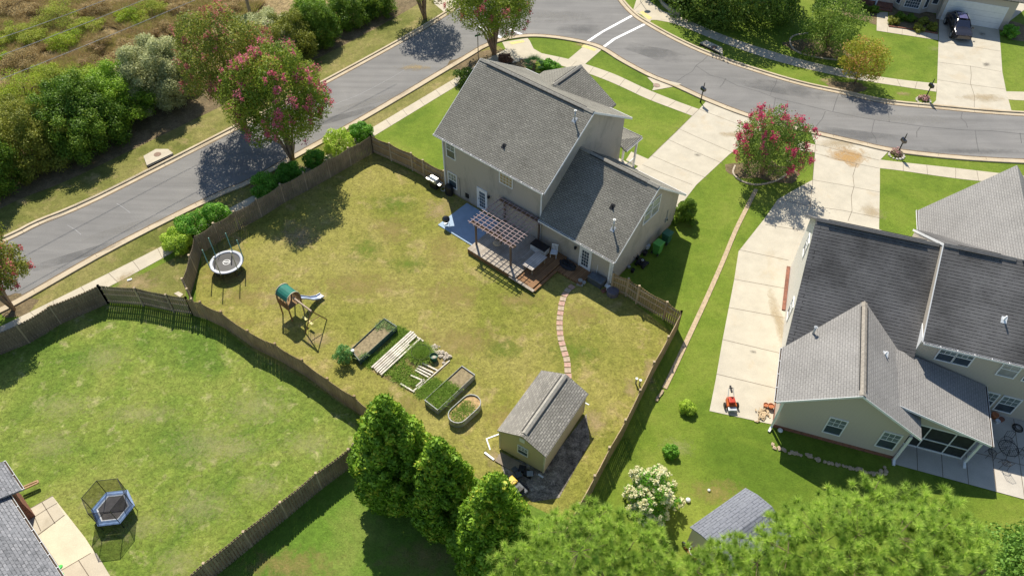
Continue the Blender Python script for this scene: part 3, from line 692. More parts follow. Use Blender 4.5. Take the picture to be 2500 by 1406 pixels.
# electric meter on the garage gable wall
mm = MB(); mm.bx(16.105, 16.2, 7.0, 7.25, 1.1, 1.5); mm.cyl((16.2, 7.12, 1.35), .09, .0, 12); mm.tube([(16.14, 7.12, 1.5), (16.14, 7.12, 2.3)], .025, 6); mm.build('electric_meter', m_galv, HM)

# ------------------------------------------------------------------ neighbour's house on the right
HN = thing('house', 'big house with charcoal roofs and screened porch right of the long driveway', 'house', G(1886, 1041), R(-17.65))
kn = .79
def mz(v): return 3.0+kn*(v-3.9)
MR = 10.4; MRZ = mz(MR)
# main block
w_ = MB(); gable_walls(w_, .003, 6.93, 4.3, 14.1, [(4.3, mz(4.3)-.16), (MR, MRZ-.16), (14.1, MRZ-kn*(14.1-MR)-.16)])
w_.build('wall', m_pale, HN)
rf = MB(); rf.slab([(-.35, 3.9, mz(3.9)), (6.92, 3.9, mz(3.9)), (6.92, MR, MRZ), (-.35, MR, MRZ)], .12)
rf.slab([(-.35, MR, MRZ), (6.92, MR, MRZ), (6.92, 14.5, MRZ-kn*(14.5-MR)), (-.35, 14.5, MRZ-kn*(14.5-MR))], .12)
r_ = rf.build('roof', m_roof2, HN); r_['label'] = 'charcoal roof streaked with dark stains'; ridgecap(r_, (-.3, MR, MRZ), (6.85, MR, MRZ), plain('dark_ridge', (.11, .11, .11), .9, .2, 8), inset=.7)
# rear wing
WZ, WK = 5.44, .62
w_ = MB(); P = [(0, 0), (6.95, 0), (6.95, WZ-WK*3.45-.16), (3.5, WZ-.16), (0, WZ-WK*3.5-.16)]
vs = [(u, 0, z) for u, z in P]+[(u, 5.2, z) for u, z in P]; w_.add(vs, [(0, 1, 2, 3, 4), (9, 8, 7, 6, 5)]+[(i, 5+i, 5+(i+1) % 5, (i+1) % 5) for i in range(5)])
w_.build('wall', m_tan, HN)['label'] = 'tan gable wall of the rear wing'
MB().bx(-.03, 6.98, -.03, 4.0, 0, .28).build('brick_base', m_brickw, HN)
rf = MB(); vm = 3.9+(WZ-3.0)/kn
for sg, ue in ((-1, -.5), (1, 7.5)):
    z = WZ-WK*4.0; v2 = 3.9+(z-3.0)/kn
    rf.slab([(3.5, -.3, WZ), (3.5, vm+.1, WZ), (ue, max(v2, 3.9)+.0, z), (ue, -.3, z)], .12)
rr = rf.build('roof', m_roof2l, HN); rr['label'] = 'lighter grey roof of the rear wing'; ridgecap(rr, (3.5, -.28, WZ), (3.5, vm-.1, WZ), plain('pale_ridge', (.30, .27, .23), .9, .25, 8), inset=.4)
tr = MB()
for sg, ue in ((-1, -.5), (1, 7.5)): tr.obox((3.5, -.33, WZ-.17), (ue-3.5, 0, -WK*4), (0, .026, 0), (0, 0, .165))
tr.build('rake_board', m_trim, HN)
gutter(HN, (-.51, -.3, 2.94), (-.51, 3.85, 2.94), (-1, 0, 0))
downspout(HN, (-.09, -.12, 0), 2.8, (-.3, -1, 0), w=.14); downspout(HN, (7.05, -.12, 0), 2.7, (0, -1, 0), w=.14)
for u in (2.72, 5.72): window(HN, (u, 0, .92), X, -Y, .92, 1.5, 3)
# right block (taller) and its rear wall
BE, BR, BRV = 5.1, 8.55, 10.05; kr = (BR-BE)/(BRV-5.1)
w_ = MB(); gable_walls(w_, 6.935, 17, 5.35, 15.5, [(5.35, BE+.25*kr-.16), (BRV, BR-.16), (15.5, BR-kr*(15.5-BRV)-.16)])
w_.build('wall', m_tan, HN)
MB().bx(6.905, 6.932, 5.3, 9.5, 3.2, 5.1).build('corner_board', m_trim, HN)
rf = MB(); rf.slab([(6.93, 5.1, BE), (17.3, 5.1, BE), (17.3, BRV, BR), (6.93, BRV, BR)], .12)
rf.slab([(6.93, BRV, BR), (17.3, BRV, BR), (17.3, 15.9, BR-kr*(15.9-BRV)), (6.93, 15.9, BR-kr*(15.9-BRV))], .12)
r5 = rf.build('roof', m_roof2, HN); ridgecap(r5, (6.95, BRV, BR), (10.9, BRV, BR), plain('dark_ridge_cap', (.12, .12, .12), .9, .2, 8), inset=.8)
tr = MB(); tr.obox((6.90, 5.1, BE-.17), (.026, 0, 0), (0, BRV-5.1, BR-BE), (0, 0, .165)); tr.obox((6.90, BRV, BR-.17), (.026, 0, 0), (0, 15.9-BRV, -kr*(15.9-BRV)), (0, 0, .165)); tr.build('rake_board', m_trim, HN)
gutter(HN, (6.95, 5.09, BE-.02), (17.3, 5.09, BE-.02), (0, -1, 0))
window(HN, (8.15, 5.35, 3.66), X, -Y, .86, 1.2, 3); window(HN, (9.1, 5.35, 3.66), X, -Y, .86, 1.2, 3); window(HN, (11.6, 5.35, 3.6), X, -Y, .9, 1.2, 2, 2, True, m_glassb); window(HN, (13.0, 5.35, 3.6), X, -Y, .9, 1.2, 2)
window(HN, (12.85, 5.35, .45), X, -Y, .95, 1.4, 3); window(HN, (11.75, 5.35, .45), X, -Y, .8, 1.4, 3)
# front gable wing
fw = MB(); U0, U1, ZE, ZR = 7.5, 11.6, 4.0, 9.1; k = (ZR-ZE)/(U1-U0)
fw.slab([(U0, 18.7, ZE), (U0, 16.2, ZE), (U0+(BR-ZE)/k, 10.1, BR), (U1, 9.4, ZR), (U1, 18.7, ZR)], .12)
fw.slab([(U1, 9.4, ZR), (U1, 18.7, ZR), (16.5, 18.7, 4.0), (16.5, 14.0, 4.0)], .12)
r6 = fw.build('roof', m_roof2l, HN); r6['label'] = 'lighter grey roof over the street-side wing'
MB().bx(7.95, 16, 12, 18.3, 0, 4.1).build('wall', m_pale, HN)
gutter(HN, (7.49, 16.3, 3.98), (7.49, 18.7, 3.98), (-1, 0, 0), straps=False)
MB().slab([(10.9, 9.2, 7.6), (11.5, 9.2, 7.6), (11.5, 9.8, 8.15), (10.9, 9.8, 8.15)], .3).build('roof_vent', m_trim, HN)
# porch roof
pr = MB(); pr.slab([(5.7, .95, 3.98), (11.5, .95, 2.42), (11.5, 5.34, 2.42), (5.7, 5.0, 4.06), ], .12)
p5 = pr.build('porch_roof', m_roof2l, HN)
tr = MB(); tr.obox((5.75, .92, 3.8), (5.75, 0, -1.545), (0, .026, 0), (0, 0, .16)); tr.build('rake_board', m_trim, HN)
gutter(HN, (11.51, .93, 2.4), (11.51, 5.3, 2.4), (1, 0, 0), straps=False)
ga = MB(); ga.add([(6.3, 1.24, 3.65), (7.05, 1.24, 2.35), (11.1, 1.24, 2.3), (11.1, 1.24, 2.42), (6.3, 1.3, 3.65), (7.05, 1.3, 2.35), (11.1, 1.3, 2.3), (11.1, 1.3, 2.42)], [(0, 1, 2, 3), (7, 6, 5, 4), (0, 4, 5, 1), (1, 5, 6, 2), (2, 6, 7, 3), (3, 7, 4, 0)])
ga.build('porch_gable', m_tan, HN)
sm = MB(); sm.bx(7.0, 10.85, 1.30, 1.32, .1, 2.3); sm.bx(10.85, 10.87, 1.3, 5.3, .1, 2.3); sm.build('insect_screen', m_screen, HN)
sf = MB(); sf.bx(6.98, 10.9, 1.24, 1.298, .04, .12); sf.bx(6.98, 10.9, 1.245, 1.297, 1.0, 1.06); sf.bx(6.98, 10.9, 1.243, 1.297, 2.2, 2.3)
for u in (7.0, 8.35, 9.75, 10.83): sf.bx(u, u+.055, 1.25, 1.296, .12, 2.2)
sf.build('screen_frame', m_trim, HN)
downspout(HN, (11.02, 1.0, 0), 2.3, (0, -1, 0), w=.14)
vent(HN, (1.0, 4.75, mz(4.75)), .8, .06); vent(HN, (10.9, 7.0, BE+(1.9)*kr), .35, .05, False, m_trim); vent(HN, (5.0, 3.9, WZ-WK*1.5), .3, .045, False, m_trim)
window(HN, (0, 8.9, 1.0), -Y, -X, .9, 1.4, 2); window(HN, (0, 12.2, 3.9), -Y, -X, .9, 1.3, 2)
MB().bx(-.25, -.01, 9.8, 14.2, 0, .1).build('planting_edge', m_brickw, HN)
MB().slab([(-.30, 14.0, 2.4), (-.32, 9.9, 2.4), (-.02, 9.9, 2.55), (-.02, 14.0, 2.55)], .0).build('belt_shadow_board', m_trim, HN) if False else None
flatp = lambda fr, pts, z, m, nm: (lambda o: (o.__setitem__('kind', 'structure'), o)[1])(MB().poly([fr.matrix_basis @ Vector((u, v, 0))+Vector((0, 0, z)) for u, v in pts]).build(nm, m))
bpy.context.view_layer.update()
m_patio = concrete('patio_concrete', (.50, .46, .40))
def framed(fr, pts): 
    M_ = Matrix.Translation(fr.location) @ Matrix.Rotation(fr.rotation_euler.z, 4, 'Z'); return [M_ @ Vector((u, v, 0)) for u, v in pts]
flat('patio', framed(HN, [(6.95, -.35), (18, -.35), (18, 5.4), (6.95, 5.4)]), .03, m_patio)
joints([framed(HN, [(u, -.35), (u, 5.3)]) for u in (8.4, 9.8, 11.2, 12.7, 14.2)]+[framed(HN, [(10.9, 2.0), (17, 2.0)])], .035)

# ------------------------------------------------------------------ sheds
HS = thing('garden_shed', 'yellow-tan garden shed with grey shingle roof standing on gravel in the fenced yard', 'shed', G(1327, 1156), R(58.5))
P = [(0, .12), (3.05, .12), (3.05, 2.08), (1.5, 2.8), (0, 2.08)]
w_ = MB(); vs = [(0, v, z) for v, z in P]+[(4.88, v, z) for v, z in P]
w_.add(vs, [(4, 3, 2, 1, 0), (5, 6, 7, 8, 9)]+[(i, (i+1) % 5, 5+(i+1) % 5, 5+i) for i in range(5)]); w_.build('wall', m_yellow, HS)
rf = MB(); rf.slab([(-.08, -.12, 2.13), (4.98, -.12, 2.13), (4.98, 1.5, 2.95), (-.08, 1.5, 2.95)], .07); rf.slab([(-.08, 3.17, 2.1), (4.98, 3.17, 2.1), (4.98, 1.5, 2.95), (-.08, 1.5, 2.95)], .07)
rs = rf.build('roof', m_roof3, HS); ridgecap(rs, (0.15, 1.5, 2.96), (4.9, 1.5, 2.96), plain('shed_ridge', (.33, .31, .27), .9, .2, 6), True, .17, 0, .1)
m_ct = plain('cream_trim', (.62, .58, .44))
for q_ in ((-.03, .06, -.03, .07), (-.03, .06, 2.98, 3.08), (4.82, 4.91, -.03, .07)): MB().bx(*q_, .12, 2.08).build('corner_board', m_ct, HS)
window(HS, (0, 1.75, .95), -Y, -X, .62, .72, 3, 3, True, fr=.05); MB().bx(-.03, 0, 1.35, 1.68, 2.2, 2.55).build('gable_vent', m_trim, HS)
MB().bx(.1, 4.8, .1, 2.95, 0, .12).build('skid', m_weather, HS)
# small shed under the pines
c = G(1779, 1211, 2.25); HT = thing('garden_shed', 'small tan shed with blue-grey shingle roof half hidden under the pines', 'shed', (0, 0, 0), 0)
a = G(1799, 1205, 2.75); b = G(1684, 1286, 2.1); c = G(1736, 1355, 2.1); d = G(1870, 1320, 2.1)
e1 = G(1799, 1205, 2.1)
U = (Vector((e1.x, e1.y, 0))-Vector((b.x, b.y, 0))); L = 3.0; U.normalize(); V = Vector((U.y, -U.x, 0))
HT.location = (b.x, b.y, 0); HT.rotation_euler = (0, 0, math.atan2(U.y, U.x)-R(90))
# local: x to the right (away from b along V), y along U
rf = MB(); rf.slab([(0, 0, 2.1), (0, 4.1, 2.1), (.75, 4.1, 2.55), (.75, 0, 2.55)], .07); rf.slab([(.75, 0, 2.55), (.75, 4.1, 2.55), (1.7, 4.1, 2.8), (1.7, 0, 2.8)], .07)
rf.slab([(1.7, 0, 2.8), (1.7, 4.1, 2.8), (3.3, 4.1, 2.1), (3.3, 0, 2.1)], .07); rf.build('roof', m_roof5, HT)
w_ = MB(); P = [(.12, 0), (3.18, 0), (3.18, 2.1), (1.7, 2.72), (.78, 2.47), (.12, 2.08)]; vs = [(u, .1, z) for u, z in P]+[(u, 4.0, z) for u, z in P]
w_.add(vs, [tuple(range(6)), tuple(range(11, 5, -1))]+[(i, 6+i, 6+(i+1) % 6, (i+1) % 6) for i in range(6)]); w_.build('wall', m_yellow, HT)

# ------------------------------------------------------------------ house bottom left
p1 = G(8, 1125, 2.9); p2 = G(52, 1195, 2.9); p3 = G(20, 1210, 2.9); p4 = G(148, 1406, 2.9)
az = math.atan2(p4.y-p3.y, p4.x-p3.x)
HL = thing('house', 'house with blue-grey shingles and white gutters at the lower left corner beside a slab patio', 'house', (p3.x, p3.y, 0), az)
inv = Matrix.Rotation(-az, 4, 'Z'); q1 = inv @ (p1-p3); q2 = inv @ (p2-p3); q4 = inv @ (p4-p3)
# local x along the gutter, y towards the yard (left of travel = yard)
ky = .42
rf = MB(); rf.slab([(0, 0, 2.9), (q4.x+7, 0, 2.9), (q4.x+7, -6, 2.9+6*ky), (0, -6, 2.9+6*ky)], .12)
rf.slab([(q1.x, q1.y, 2.88), (q2.x, q2.y, 2.88), (q2.x, -6, 2.88+(q2.y+6)*ky), (q1.x, -6, 2.88+(q1.y+6)*ky)], .12)
rf.build('roof', m_roof4, HL)
gutter(HL, (-.02, 0.01, 2.88), (q4.x+7, .01, 2.88), (0, 1, 0)); gutter(HL, (q1.x, q2.y+.01, 2.86), (q2.x, q2.y+.01, 2.86), (0, 1, 0))
MB().bx(q1.x+.3, q4.x+6.7, -6, -.45, 0, 2.85).build('wall', m_brickw, HL)
MB().bx(q1.x+.3, q2.x-.3, -.45, q2.y-.45, 0, 2.8).build('wall', m_brickw, HL)
flat('patio', W([(58, 1250), (128, 1210), (208, 1312), (278, 1420), (330, 1520), (180, 1560), (20, 1300)]), .02, concrete('sandy_concrete', (.60, .54, .40)))
flat('patio_slabs', W([(58, 1250), (128, 1210), (158, 1257), (88, 1308)]), .026, m_conc)
flat('patio_slabs', W([(222, 1350), (236, 1350), (290, 1440), (170, 1470), (150, 1392)]), .026, m_conc)
joints([[(58, 1250), (130, 1210)], [(103, 1226), (135, 1278)], [(88, 1310), (158, 1257)], [(112, 1244), (140, 1228)], [(84, 1262), (112, 1244)], [(77, 1244), (100, 1296)], [(88, 1300), (150, 1392)], [(192, 1367), (220, 1410)], [(150, 1392), (222, 1350)]], .030, .04)

# ------------------------------------------------------------------ house top right
HT2 = thing('house', 'house with white garage door and bay window across the street', 'house', G(2298, 49), R(-19.39))
w_ = MB(); w_.bx(-.5, 6.2, .003, 7, 0, 3.2); w_.build('wall', m_tan, HT2)
gd = MB(); gd.bx(0, 5.4, -.03, .001, .02, 2.25); gdo = gd.build('garage_door', m_white, HT2)
gm = MB()
for i in range(1, 4): gm.bx(0.02, 5.38, -.036, -.031, i*.55, i*.55+.02)
gm.build('panel_seam', m_galv, gdo)
MB().bx(-.14, 0, -.05, 0, 0, 2.4).bx(5.4, 5.54, -.05, 0, 0, 2.4).bx(0, 5.4, -.05, 0, 2.25, 2.4).build('door_frame', m_trim, HT2)
w_ = MB(); P = [(-6.8, 0), (-.51, 0), (-.51, 5.2), (-3.7, 7.9), (-6.8, 5.2)]; vs = [(u, 1.25, z) for u, z in P]+[(u, 9, z) for u, z in P]
w_.add(vs, [(0, 1, 2, 3, 4), (9, 8, 7, 6, 5)]+[(i, 5+i, 5+(i+1) % 5, (i+1) % 5) for i in range(5)]); w_.bx(-14, -6.81, 2.6, 9, 0, 5.2); w_.build('wall', m_tan, HT2)
rf = MB(); rf.slab([(-3.7, .85, 8.1), (-3.7, 9.4, 8.1), (-7.2, 9.4, 5.1), (-7.2, .85, 5.1)], .12); rf.slab([(-3.7, .85, 8.1), (-3.7, 9.4, 8.1), (-.1, 9.4, 5.1), (-.1, .85, 5.1)], .12)
rf.slab([(-.5, -.4, 3.3), (6.6, -.4, 3.3), (6.6, 3.5, 5.9), (-.5, 3.5, 5.9)], .12); rf.slab([(-.5, 7.4, 3.3), (6.6, 7.4, 3.3), (6.6, 3.5, 5.9), (-.5, 3.5, 5.9)], .12)
rf.slab([(-14.4, 0.2, 2.9), (-7.0, 0.2, 2.9), (-7.0, 2.6, 3.6), (-14.4, 2.6, 3.6)], .12); rf.slab([(-14.4, 2.4, 5.1), (-7.0, 2.4, 5.1), (-7.0, 6, 7.4), (-14.4, 6, 7.4)], .12); rf.slab([(-14.4, 9.4, 5.1), (-7.0, 9.4, 5.1), (-7.0, 6, 7.4), (-14.4, 6, 7.4)], .12)
rf.build('roof', m_roof1, HT2)
bp = [(-4.9, 1.249), (-4.3, .55), (-2.2, .55), (-1.5, 1.249)]
MB().prism(bp, 0, 2.9).build('bay', m_tan, HT2)
window(HT2, (-3.95, .55, .55), X, -Y, 1.4, 1.9, 6, 6, False, m_glass)
d1 = Vector((.6, -.699, 0)).normalized(); window(HT2, Vector((-4.9, 1.249, .6))+d1*.2, d1, Vector((-d1.y*-1, -d1.x, 0)) if False else Vector((d1.y, -d1.x, 0)), .5, 1.9, 2, 3)
d2 = Vector((.7, .699, 0)).normalized(); window(HT2, Vector((-2.2, .55, .6))+d2*.2, d2, Vector((d2.y, -d2.x, 0)), .5, 1.9, 2, 3)
window(HT2, (-1.3, 1.25, 1.0), X, -Y, .5, 1.5, 2)
MB().bx(-14, -6.9, .55, 2.6, 0, .45).build('porch_floor', m_brickw, HT2)
rl = MB(); rl.bx(-14, -6.75, .58, .66, 1.35, 1.43); rl.bx(-14, -6.75, .58, .66, .55, .62)
for i in range(58): rl.bx(-13.9+i*.125, -13.9+i*.125+.045, .6, .64, .62, 1.35)
rl.build('railing', m_trim, HT2); MB().bx(-6.8, -6.65, .54, .7, 0, 2.8).build('porch_post', m_trim, HT2); MB().bx(-10.6, -10.45, .54, .7, 0, 2.8).build('porch_post', m_trim, HT2)
st = MB(); st.bx(-6.6, -5.0, .1, 1.249, 0, .3); st.bx(-6.6, -5.0, -.25, .1, 0, .15); st.build('step', m_brickw, HT2)
# ------------------------------------------------------------------ fences
def fence(label, tops, side=1, h=1.8, gap=.025, mat=None, bay=2.4, scallop=.13, name='wood_fence', box=False, zt=None, posts_in=True, rmat=None):
    """tops: picture points of the fence top; side: +1 pickets on the left of the run, -1 on the right"""
    mat = mat or m_fence; rmat = rmat or mat
    P = [G(x, y, h) for x, y in tops]; P = [Vector((p.x, p.y, 0)) for p in P]; o = P[0].copy()
    root = thing(name, label, 'fence', o)
    S = []
    for a, b in zip(P, P[1:]):
        L = (b-a).length; k = max(1, round(L/bay))
        for i in range(k): S.append((a+(b-a)*(i/k)-o, a+(b-a)*((i+1)/k)-o))
    for a, b in S:
        d = (b-a); L = d.length; d.normalize(); n = Vector((-d.y, d.x, 0))*side; m = MB()
        w = .135; st = (w+gap) if not box else .086; cnt = int(L/st)
        for i in range(cnt):
            t = (i+.5)/cnt; hh = h-scallop*math.sin(math.pi*t)*1.0+rnd.uniform(-.012, .012); s_ = 1 if (not box or i % 2) else -1
            lean = Vector((rnd.uniform(-.006, .006), rnd.uniform(-.006, .006), 0))
            m.obox(a+d*(t*L-w/2)+n*(s_*.03)-Vector((0, 0, 0)), d*(w-.004), n*.018*s_, Z*hh+lean)
        m.build('picket_panel', mat, root)
        r = MB()
        for z in (.22, .92, h-.36): r.obox(a-n*.02+Z*z, b-a, n*.04, Z*.085)
        r.build('rail', rmat, root)
    ends = [S[0][0]]+[s[1] for s in S]
    for e in ends:
        q = MB().box(e+Z*(h/2+.02), (.11, .11, h+.08)); q.box(e+Z*(h+.07), (.135, .135, .03)); q.build('post', rmat, root)
    return root
fence('weathered wooden fence between the fenced yard and the side road, shrubs behind', [(904, 331), (849, 362), (797, 391), (740, 422), (683, 451), (625, 487), (570, 517), (520, 546), (472, 577)], 1, mat=m_fenceg, rmat=m_frail, gap=.006)
fence('curving end of the wooden fence behind the round white trampoline', [(472, 577), (461, 624), (444, 681), (456, 706), (467, 730)], 1, mat=m_fenceg, rmat=m_frail, bay=2.0)
fence('wooden fence from the yard corner to the taupe house, with the silver grill in front', [(904, 331), (950, 351), (1003, 375), (1032, 392), (1083, 418)], 1, mat=m_fence, rmat=m_frail, gap=.006)
fence('slatted grey fence with gaps on the upper edge of the left lawn, beside the pavement', [(-120, 858), (41, 795), (120, 748), (239, 698)], 1, mat=m_fenceg, rmat=m_frail, gap=.02, bay=2.6, scallop=.06, box=True)
fence('short dark fence on the upper edge of the left lawn, joining the long rear fence', [(239, 698), (328, 704), (404, 720), (453, 727)], 1, mat=m_fenceg, rmat=m_frail, gap=.02, scallop=.06)
fence('long brown board fence dividing the fenced yard from the lawn with the blue trampoline', [(453, 727), (488, 737), (539, 761), (604, 807), (671, 839), (737, 878), (799, 924), (865, 967), (904, 1000), (960, 1045)], -1, mat=m_fence, rmat=m_fence, gap=.008)
fence('diagonal slatted fence at the bottom, from the conifers down to the lower edge', [(862, 1085), (850, 1097), (771, 1155), (684, 1226), (594, 1298), (497, 1375), (400, 1455)], 1, mat=m_fenceg, rmat=m_frail, gap=.022, bay=2.5, scallop=.07, box=True)
fence('wooden fence and gate running from the garage corner to the right corner of the yard', [(1498, 667), (1535, 681), (1561, 699), (1629, 738), (1664, 761)], 1, mat=m_fence, rmat=m_frail)
fence('long wooden fence on the right side of the yard, ending under the pines', [(1664, 761), (1632, 822), (1597, 884), (1563, 952), (1527, 1025), (1488, 1092), (1452, 1161), (1414, 1230), (1370, 1310)], 1, mat=m_fence, rmat=m_frail, gap=.02)

# ------------------------------------------------------------------ deck, patio, pergola (frame of the taupe house)
AZ = R(-39.4)
def LM(u, v, z=0.0):
    q = Matrix.Rotation(AZ, 4, 'Z') @ Vector((u, v, 0)); o = G(1089, 462); return Vector((o.x+q.x, o.y+q.y, z))
bp_ = plain('blue_paint', (.30, .40, .52), .7, .08, 2)
pt = thing('painted_patio', 'pale blue painted patio slab outside the left back door of the taupe house', 'patio', LM(2.45, -3.5), AZ)
MB().bx(0, 3.68, 0, 3.3, 0, .07).build('slab', bp_, pt)
dk = thing('deck', 'wooden deck with grey boards and brown steps under and beside the pergola', 'deck', LM(6.15, -4.22), AZ)
MB().bx(0, 4.6, 0, 4.2, .36, .42).build('deck_boards', m_decku, dk); MB().bx(.02, 4.6, .02, 4.15, 0, .355).build('skirt', m_deckb, dk)
MB().bx(4.62, 6.1, 0.12, 4.2, .24, .30).build('step_boards', m_deckb, dk); MB().bx(4.62, 6.05, .14, 4.15, 0, .235).build('skirt', m_deckb, dk)
MB().bx(4.1, 6.35, -.12, .10, .25, .32).build('edge_board', m_decku, dk); MB().bx(6.12, 6.35, .12, 3.6, .12, .19).build('step_boards', m_deckb, dk)
d2 = thing('deck', 'low brown wooden landing at the right back door of the taupe house', 'deck', LM(12.5, -1.5), AZ)
MB().bx(0, 2.1, 0, 1.45, .14, .2).build('deck_boards', m_deckb, d2); MB().bx(.03, 2.07, .03, 1.4, 0, .135).build('skirt', m_deckb, d2)
pg = thing('pergola', 'small wooden pergola with lattice roof standing on the deck', 'pergola', LM(6.1, -3.5), AZ)
m_perg = wood('pergola_wood', (.17, .125, .10), .25); m_pergw = plain('pergola_slat', (.42, .32, .32), .8, .2)
for u, v in ((.28, .05), (3.6, .05), (3.6, 3.3), (.28, 3.3)): MB().bx(u-.06, u+.06, v-.06, v+.06, .42, 2.62).build('post', m_perg, pg)
bm_ = MB()
for v in (-.03, .13, 3.2, 3.36): bm_.bx(-.15, 4.0, v-.02, v+.02, 2.42, 2.58)
bm_.build('beam', m_perg, pg)
rf_ = MB()
for i in range(10): u = -.05+i*.42; rf_.bx(u-.014, u+.014, -.3, 3.45, 2.585, 2.67)
rf_.build('rafter', m_pergw, pg)
sl_ = MB()
for i in range(12): v = -.2+i*.31; sl_.bx(-.25, 4.05, v-.014, v+.014, 2.675, 2.71)
sl_.build('lattice_slat', m_pergw, pg)
# hanging egg chair
hc = thing('hanging_chair', 'dark hanging wicker egg chair with pale cushion under the pergola', 'chair', LM(7.75, -2.55, .42), AZ)
m_wick = plain('wicker', (.09, .065, .045), .7, .4, 20)
k = MB()
for i in range(9):
    a = math.pi*(.15+.7*i/8); k.tube([(math.cos(a)*.48*math.sin(t), -.18+math.sin(a)*.42*math.sin(t), .95-.62*math.cos(t)) for t in [math.pi*j/9 for j in range(10)]], .013, 5)
for z, r in ((.42, .3), (.62, .42), (.85, .48), (1.1, .46), (1.35, .34)): k.tube([(r*math.cos(t), -.18+r*.9*math.sin(t), z) for t in [math.pi*j/12 for j in range(13)]], .013, 5)
k.build('basket', m_wick, hc); MB().lathe([(.05, .30), (.26, .34), (.34, .42), (.2, .48), (.01, .48)], (0, -.1, 0), 16).build('cushion', plain('tan_cushion', (.48, .38, .26), .9, .25, 6), hc, True)
MB().tube([(0, -.1, 1.55), (0, -.1, 2.15)], .012, 5).build('chain', m_dkmetal, hc)
# bench table
bt = thing('table', 'low grey board table standing at the right edge of the deck', 'table', LM(10.55, -3.2, .3), AZ)
MB().bx(0, .95, 0, 1.75, .55, .61).build('tabletop', boards('pale_table', (.48, .43, .38), (.52, .47, .42), .16, 'V'), bt)
for u in (.08, .8):
    for v in (.1, 1.55): MB().bx(u, u+.08, v, v+.08, 0, .549).build('leg', m_weather, bt)
db = thing('deck_box', 'light grey deck storage box with black lid against the house wall', 'box', LM(9.75, -1.25, .42), AZ)
MB().bx(0, 1.3, 0, .65, 0, .55).build('body', plain('pale_plastic', (.52, .54, .56), .5), db, bevel=.02); MB().bx(-.03, 1.33, -.03, .68, .552, .62).build('lid', plain('black_plastic', (.025, .022, .025), .45), db, bevel=.02)
# stacked white patio chairs
pc = thing('patio_chair', 'white plastic patio chair lying tilted beside the black-lidded deck box', 'chair', LM(11.35, -.95, .35), AZ+R(25))
m_wp = plain('white_plastic', (.68, .70, .72), .4, .05)
s = MB(); s.slab([(0, 0, .42), (.5, 0, .45), (.5, .48, .42), (0, .48, .42)], .03); s.build('seat', m_wp, pc)
s = MB()
for i in range(5): s.obox((.02+i*.1, .46, .42), (.05, 0, 0), (0, .03, 0), (0, .12, .45))
s.obox((0, .57, .84), (.5, 0, 0), (0, .03, 0), (0, .01, .07)); s.build('backrest', m_wp, pc)
for u in (0.02, .45):
    for v in (.02, .44): MB().obox((u, v, 0), (.035, 0, 0), (0, .035, 0), (0, 0, .41)).build('leg', m_wp, pc)
# plant cover / black kiddy pool folded by wall
bg_ = thing('folded_tarp', 'crumpled black tarp lying on the brown landing by the house wall', 'tarp', LM(12.75, -.62, .2), AZ)
t = MB(); pr = random.Random(4); t.lathe([(.72, 0), (.7, .1), (.5, .2), (.25, .16), (.01, .2)], (0, 0, 0), 18, 1, .6)
t.v = [(x+pr.uniform(-.05, .05), y+pr.uniform(-.05, .05), z+pr.uniform(-.03, .05)) for x, y, z in t.v]; t.build('sheet', m_black, bg_)
# gas grill (silver) left of house
gg = thing('gas_grill', 'silver gas grill with side shelves beside the left corner of the taupe house', 'grill', G(1062, 459), AZ)
m_steel = plain('steel', (.55, .54, .52), .3, .1, 4, metal=.6)
MB().bx(-.35, .35, -.22, .22, .1, .72).build('cart', m_black, gg); 
h_ = MB(); h_.wall([(-.24, .82), (.24, .82), (.22, 1.0), (.12, 1.12), (-.1, 1.12), (-.22, .98)], (.36, 0, 0), (0, 1, 0), (1, 0, 0), .72); h_.build('lid', m_steel, gg)
MB().bx(-.38, .38, -.27, .27, .725, .815).build('firebox', m_steel, gg)
for s_ in (-1, 1): MB().bx(min(.39*s_, .78*s_), max(.39*s_, .78*s_), -.24, .24, .76, .8).build('side_shelf', m_steel, gg)
MB().tube([(-.25, -.3, .95), (.25, -.3, .95)], .018, 6).build('handle', m_steel, gg)
gc = thing('covered_grill', 'black covered grill standing between the silver gas grill and the house wall', 'grill', G(1097, 474)+Vector((0, 0, 0)), AZ)
MB().lathe([(.34, 0), (.36, .5), (.33, .8), (.2, .95), (.01, .98)], (0, 0, 0), 12, 1.1, .8).build('cover', m_black, gc)
MB().torus((-.5, -.05, .28), .27, .025, 20, 6).build('hoop', m_galv, gc)
# kettle grill
kg_ = thing('kettle_grill', 'round black kettle grill on legs at the corner of the blue patio', 'grill', G(1090, 553, 0), 0)
m_enam = plain('black_enamel', (.015, .015, .017), .12, .2, spec=.9)
MB().lathe([(.02, .5), (.2, .56), (.29, .68), (.295, .76)], (0, 0, 0), 20).build('bowl', m_enam, kg_, True); MB().lathe([(.3, .765), (.28, .86), (.18, .98), (.02, 1.03)], (0, 0, 0), 20).build('lid', m_enam, kg_, True)
for a in (.4, 2.5, 4.6): MB().tube([(.12*math.cos(a), .12*math.sin(a), .58), (.3*math.cos(a), .3*math.sin(a), 0)], .014, 6).build('leg', m_galv, kg_)
MB().cyl((0, 0, .3), .16, .02, 16).build('ash_pan', m_galv, kg_); MB().bar((-.07, 0, 1.06), (.07, 0, 1.06), .03, .02).build('handle', m_weather, kg_)
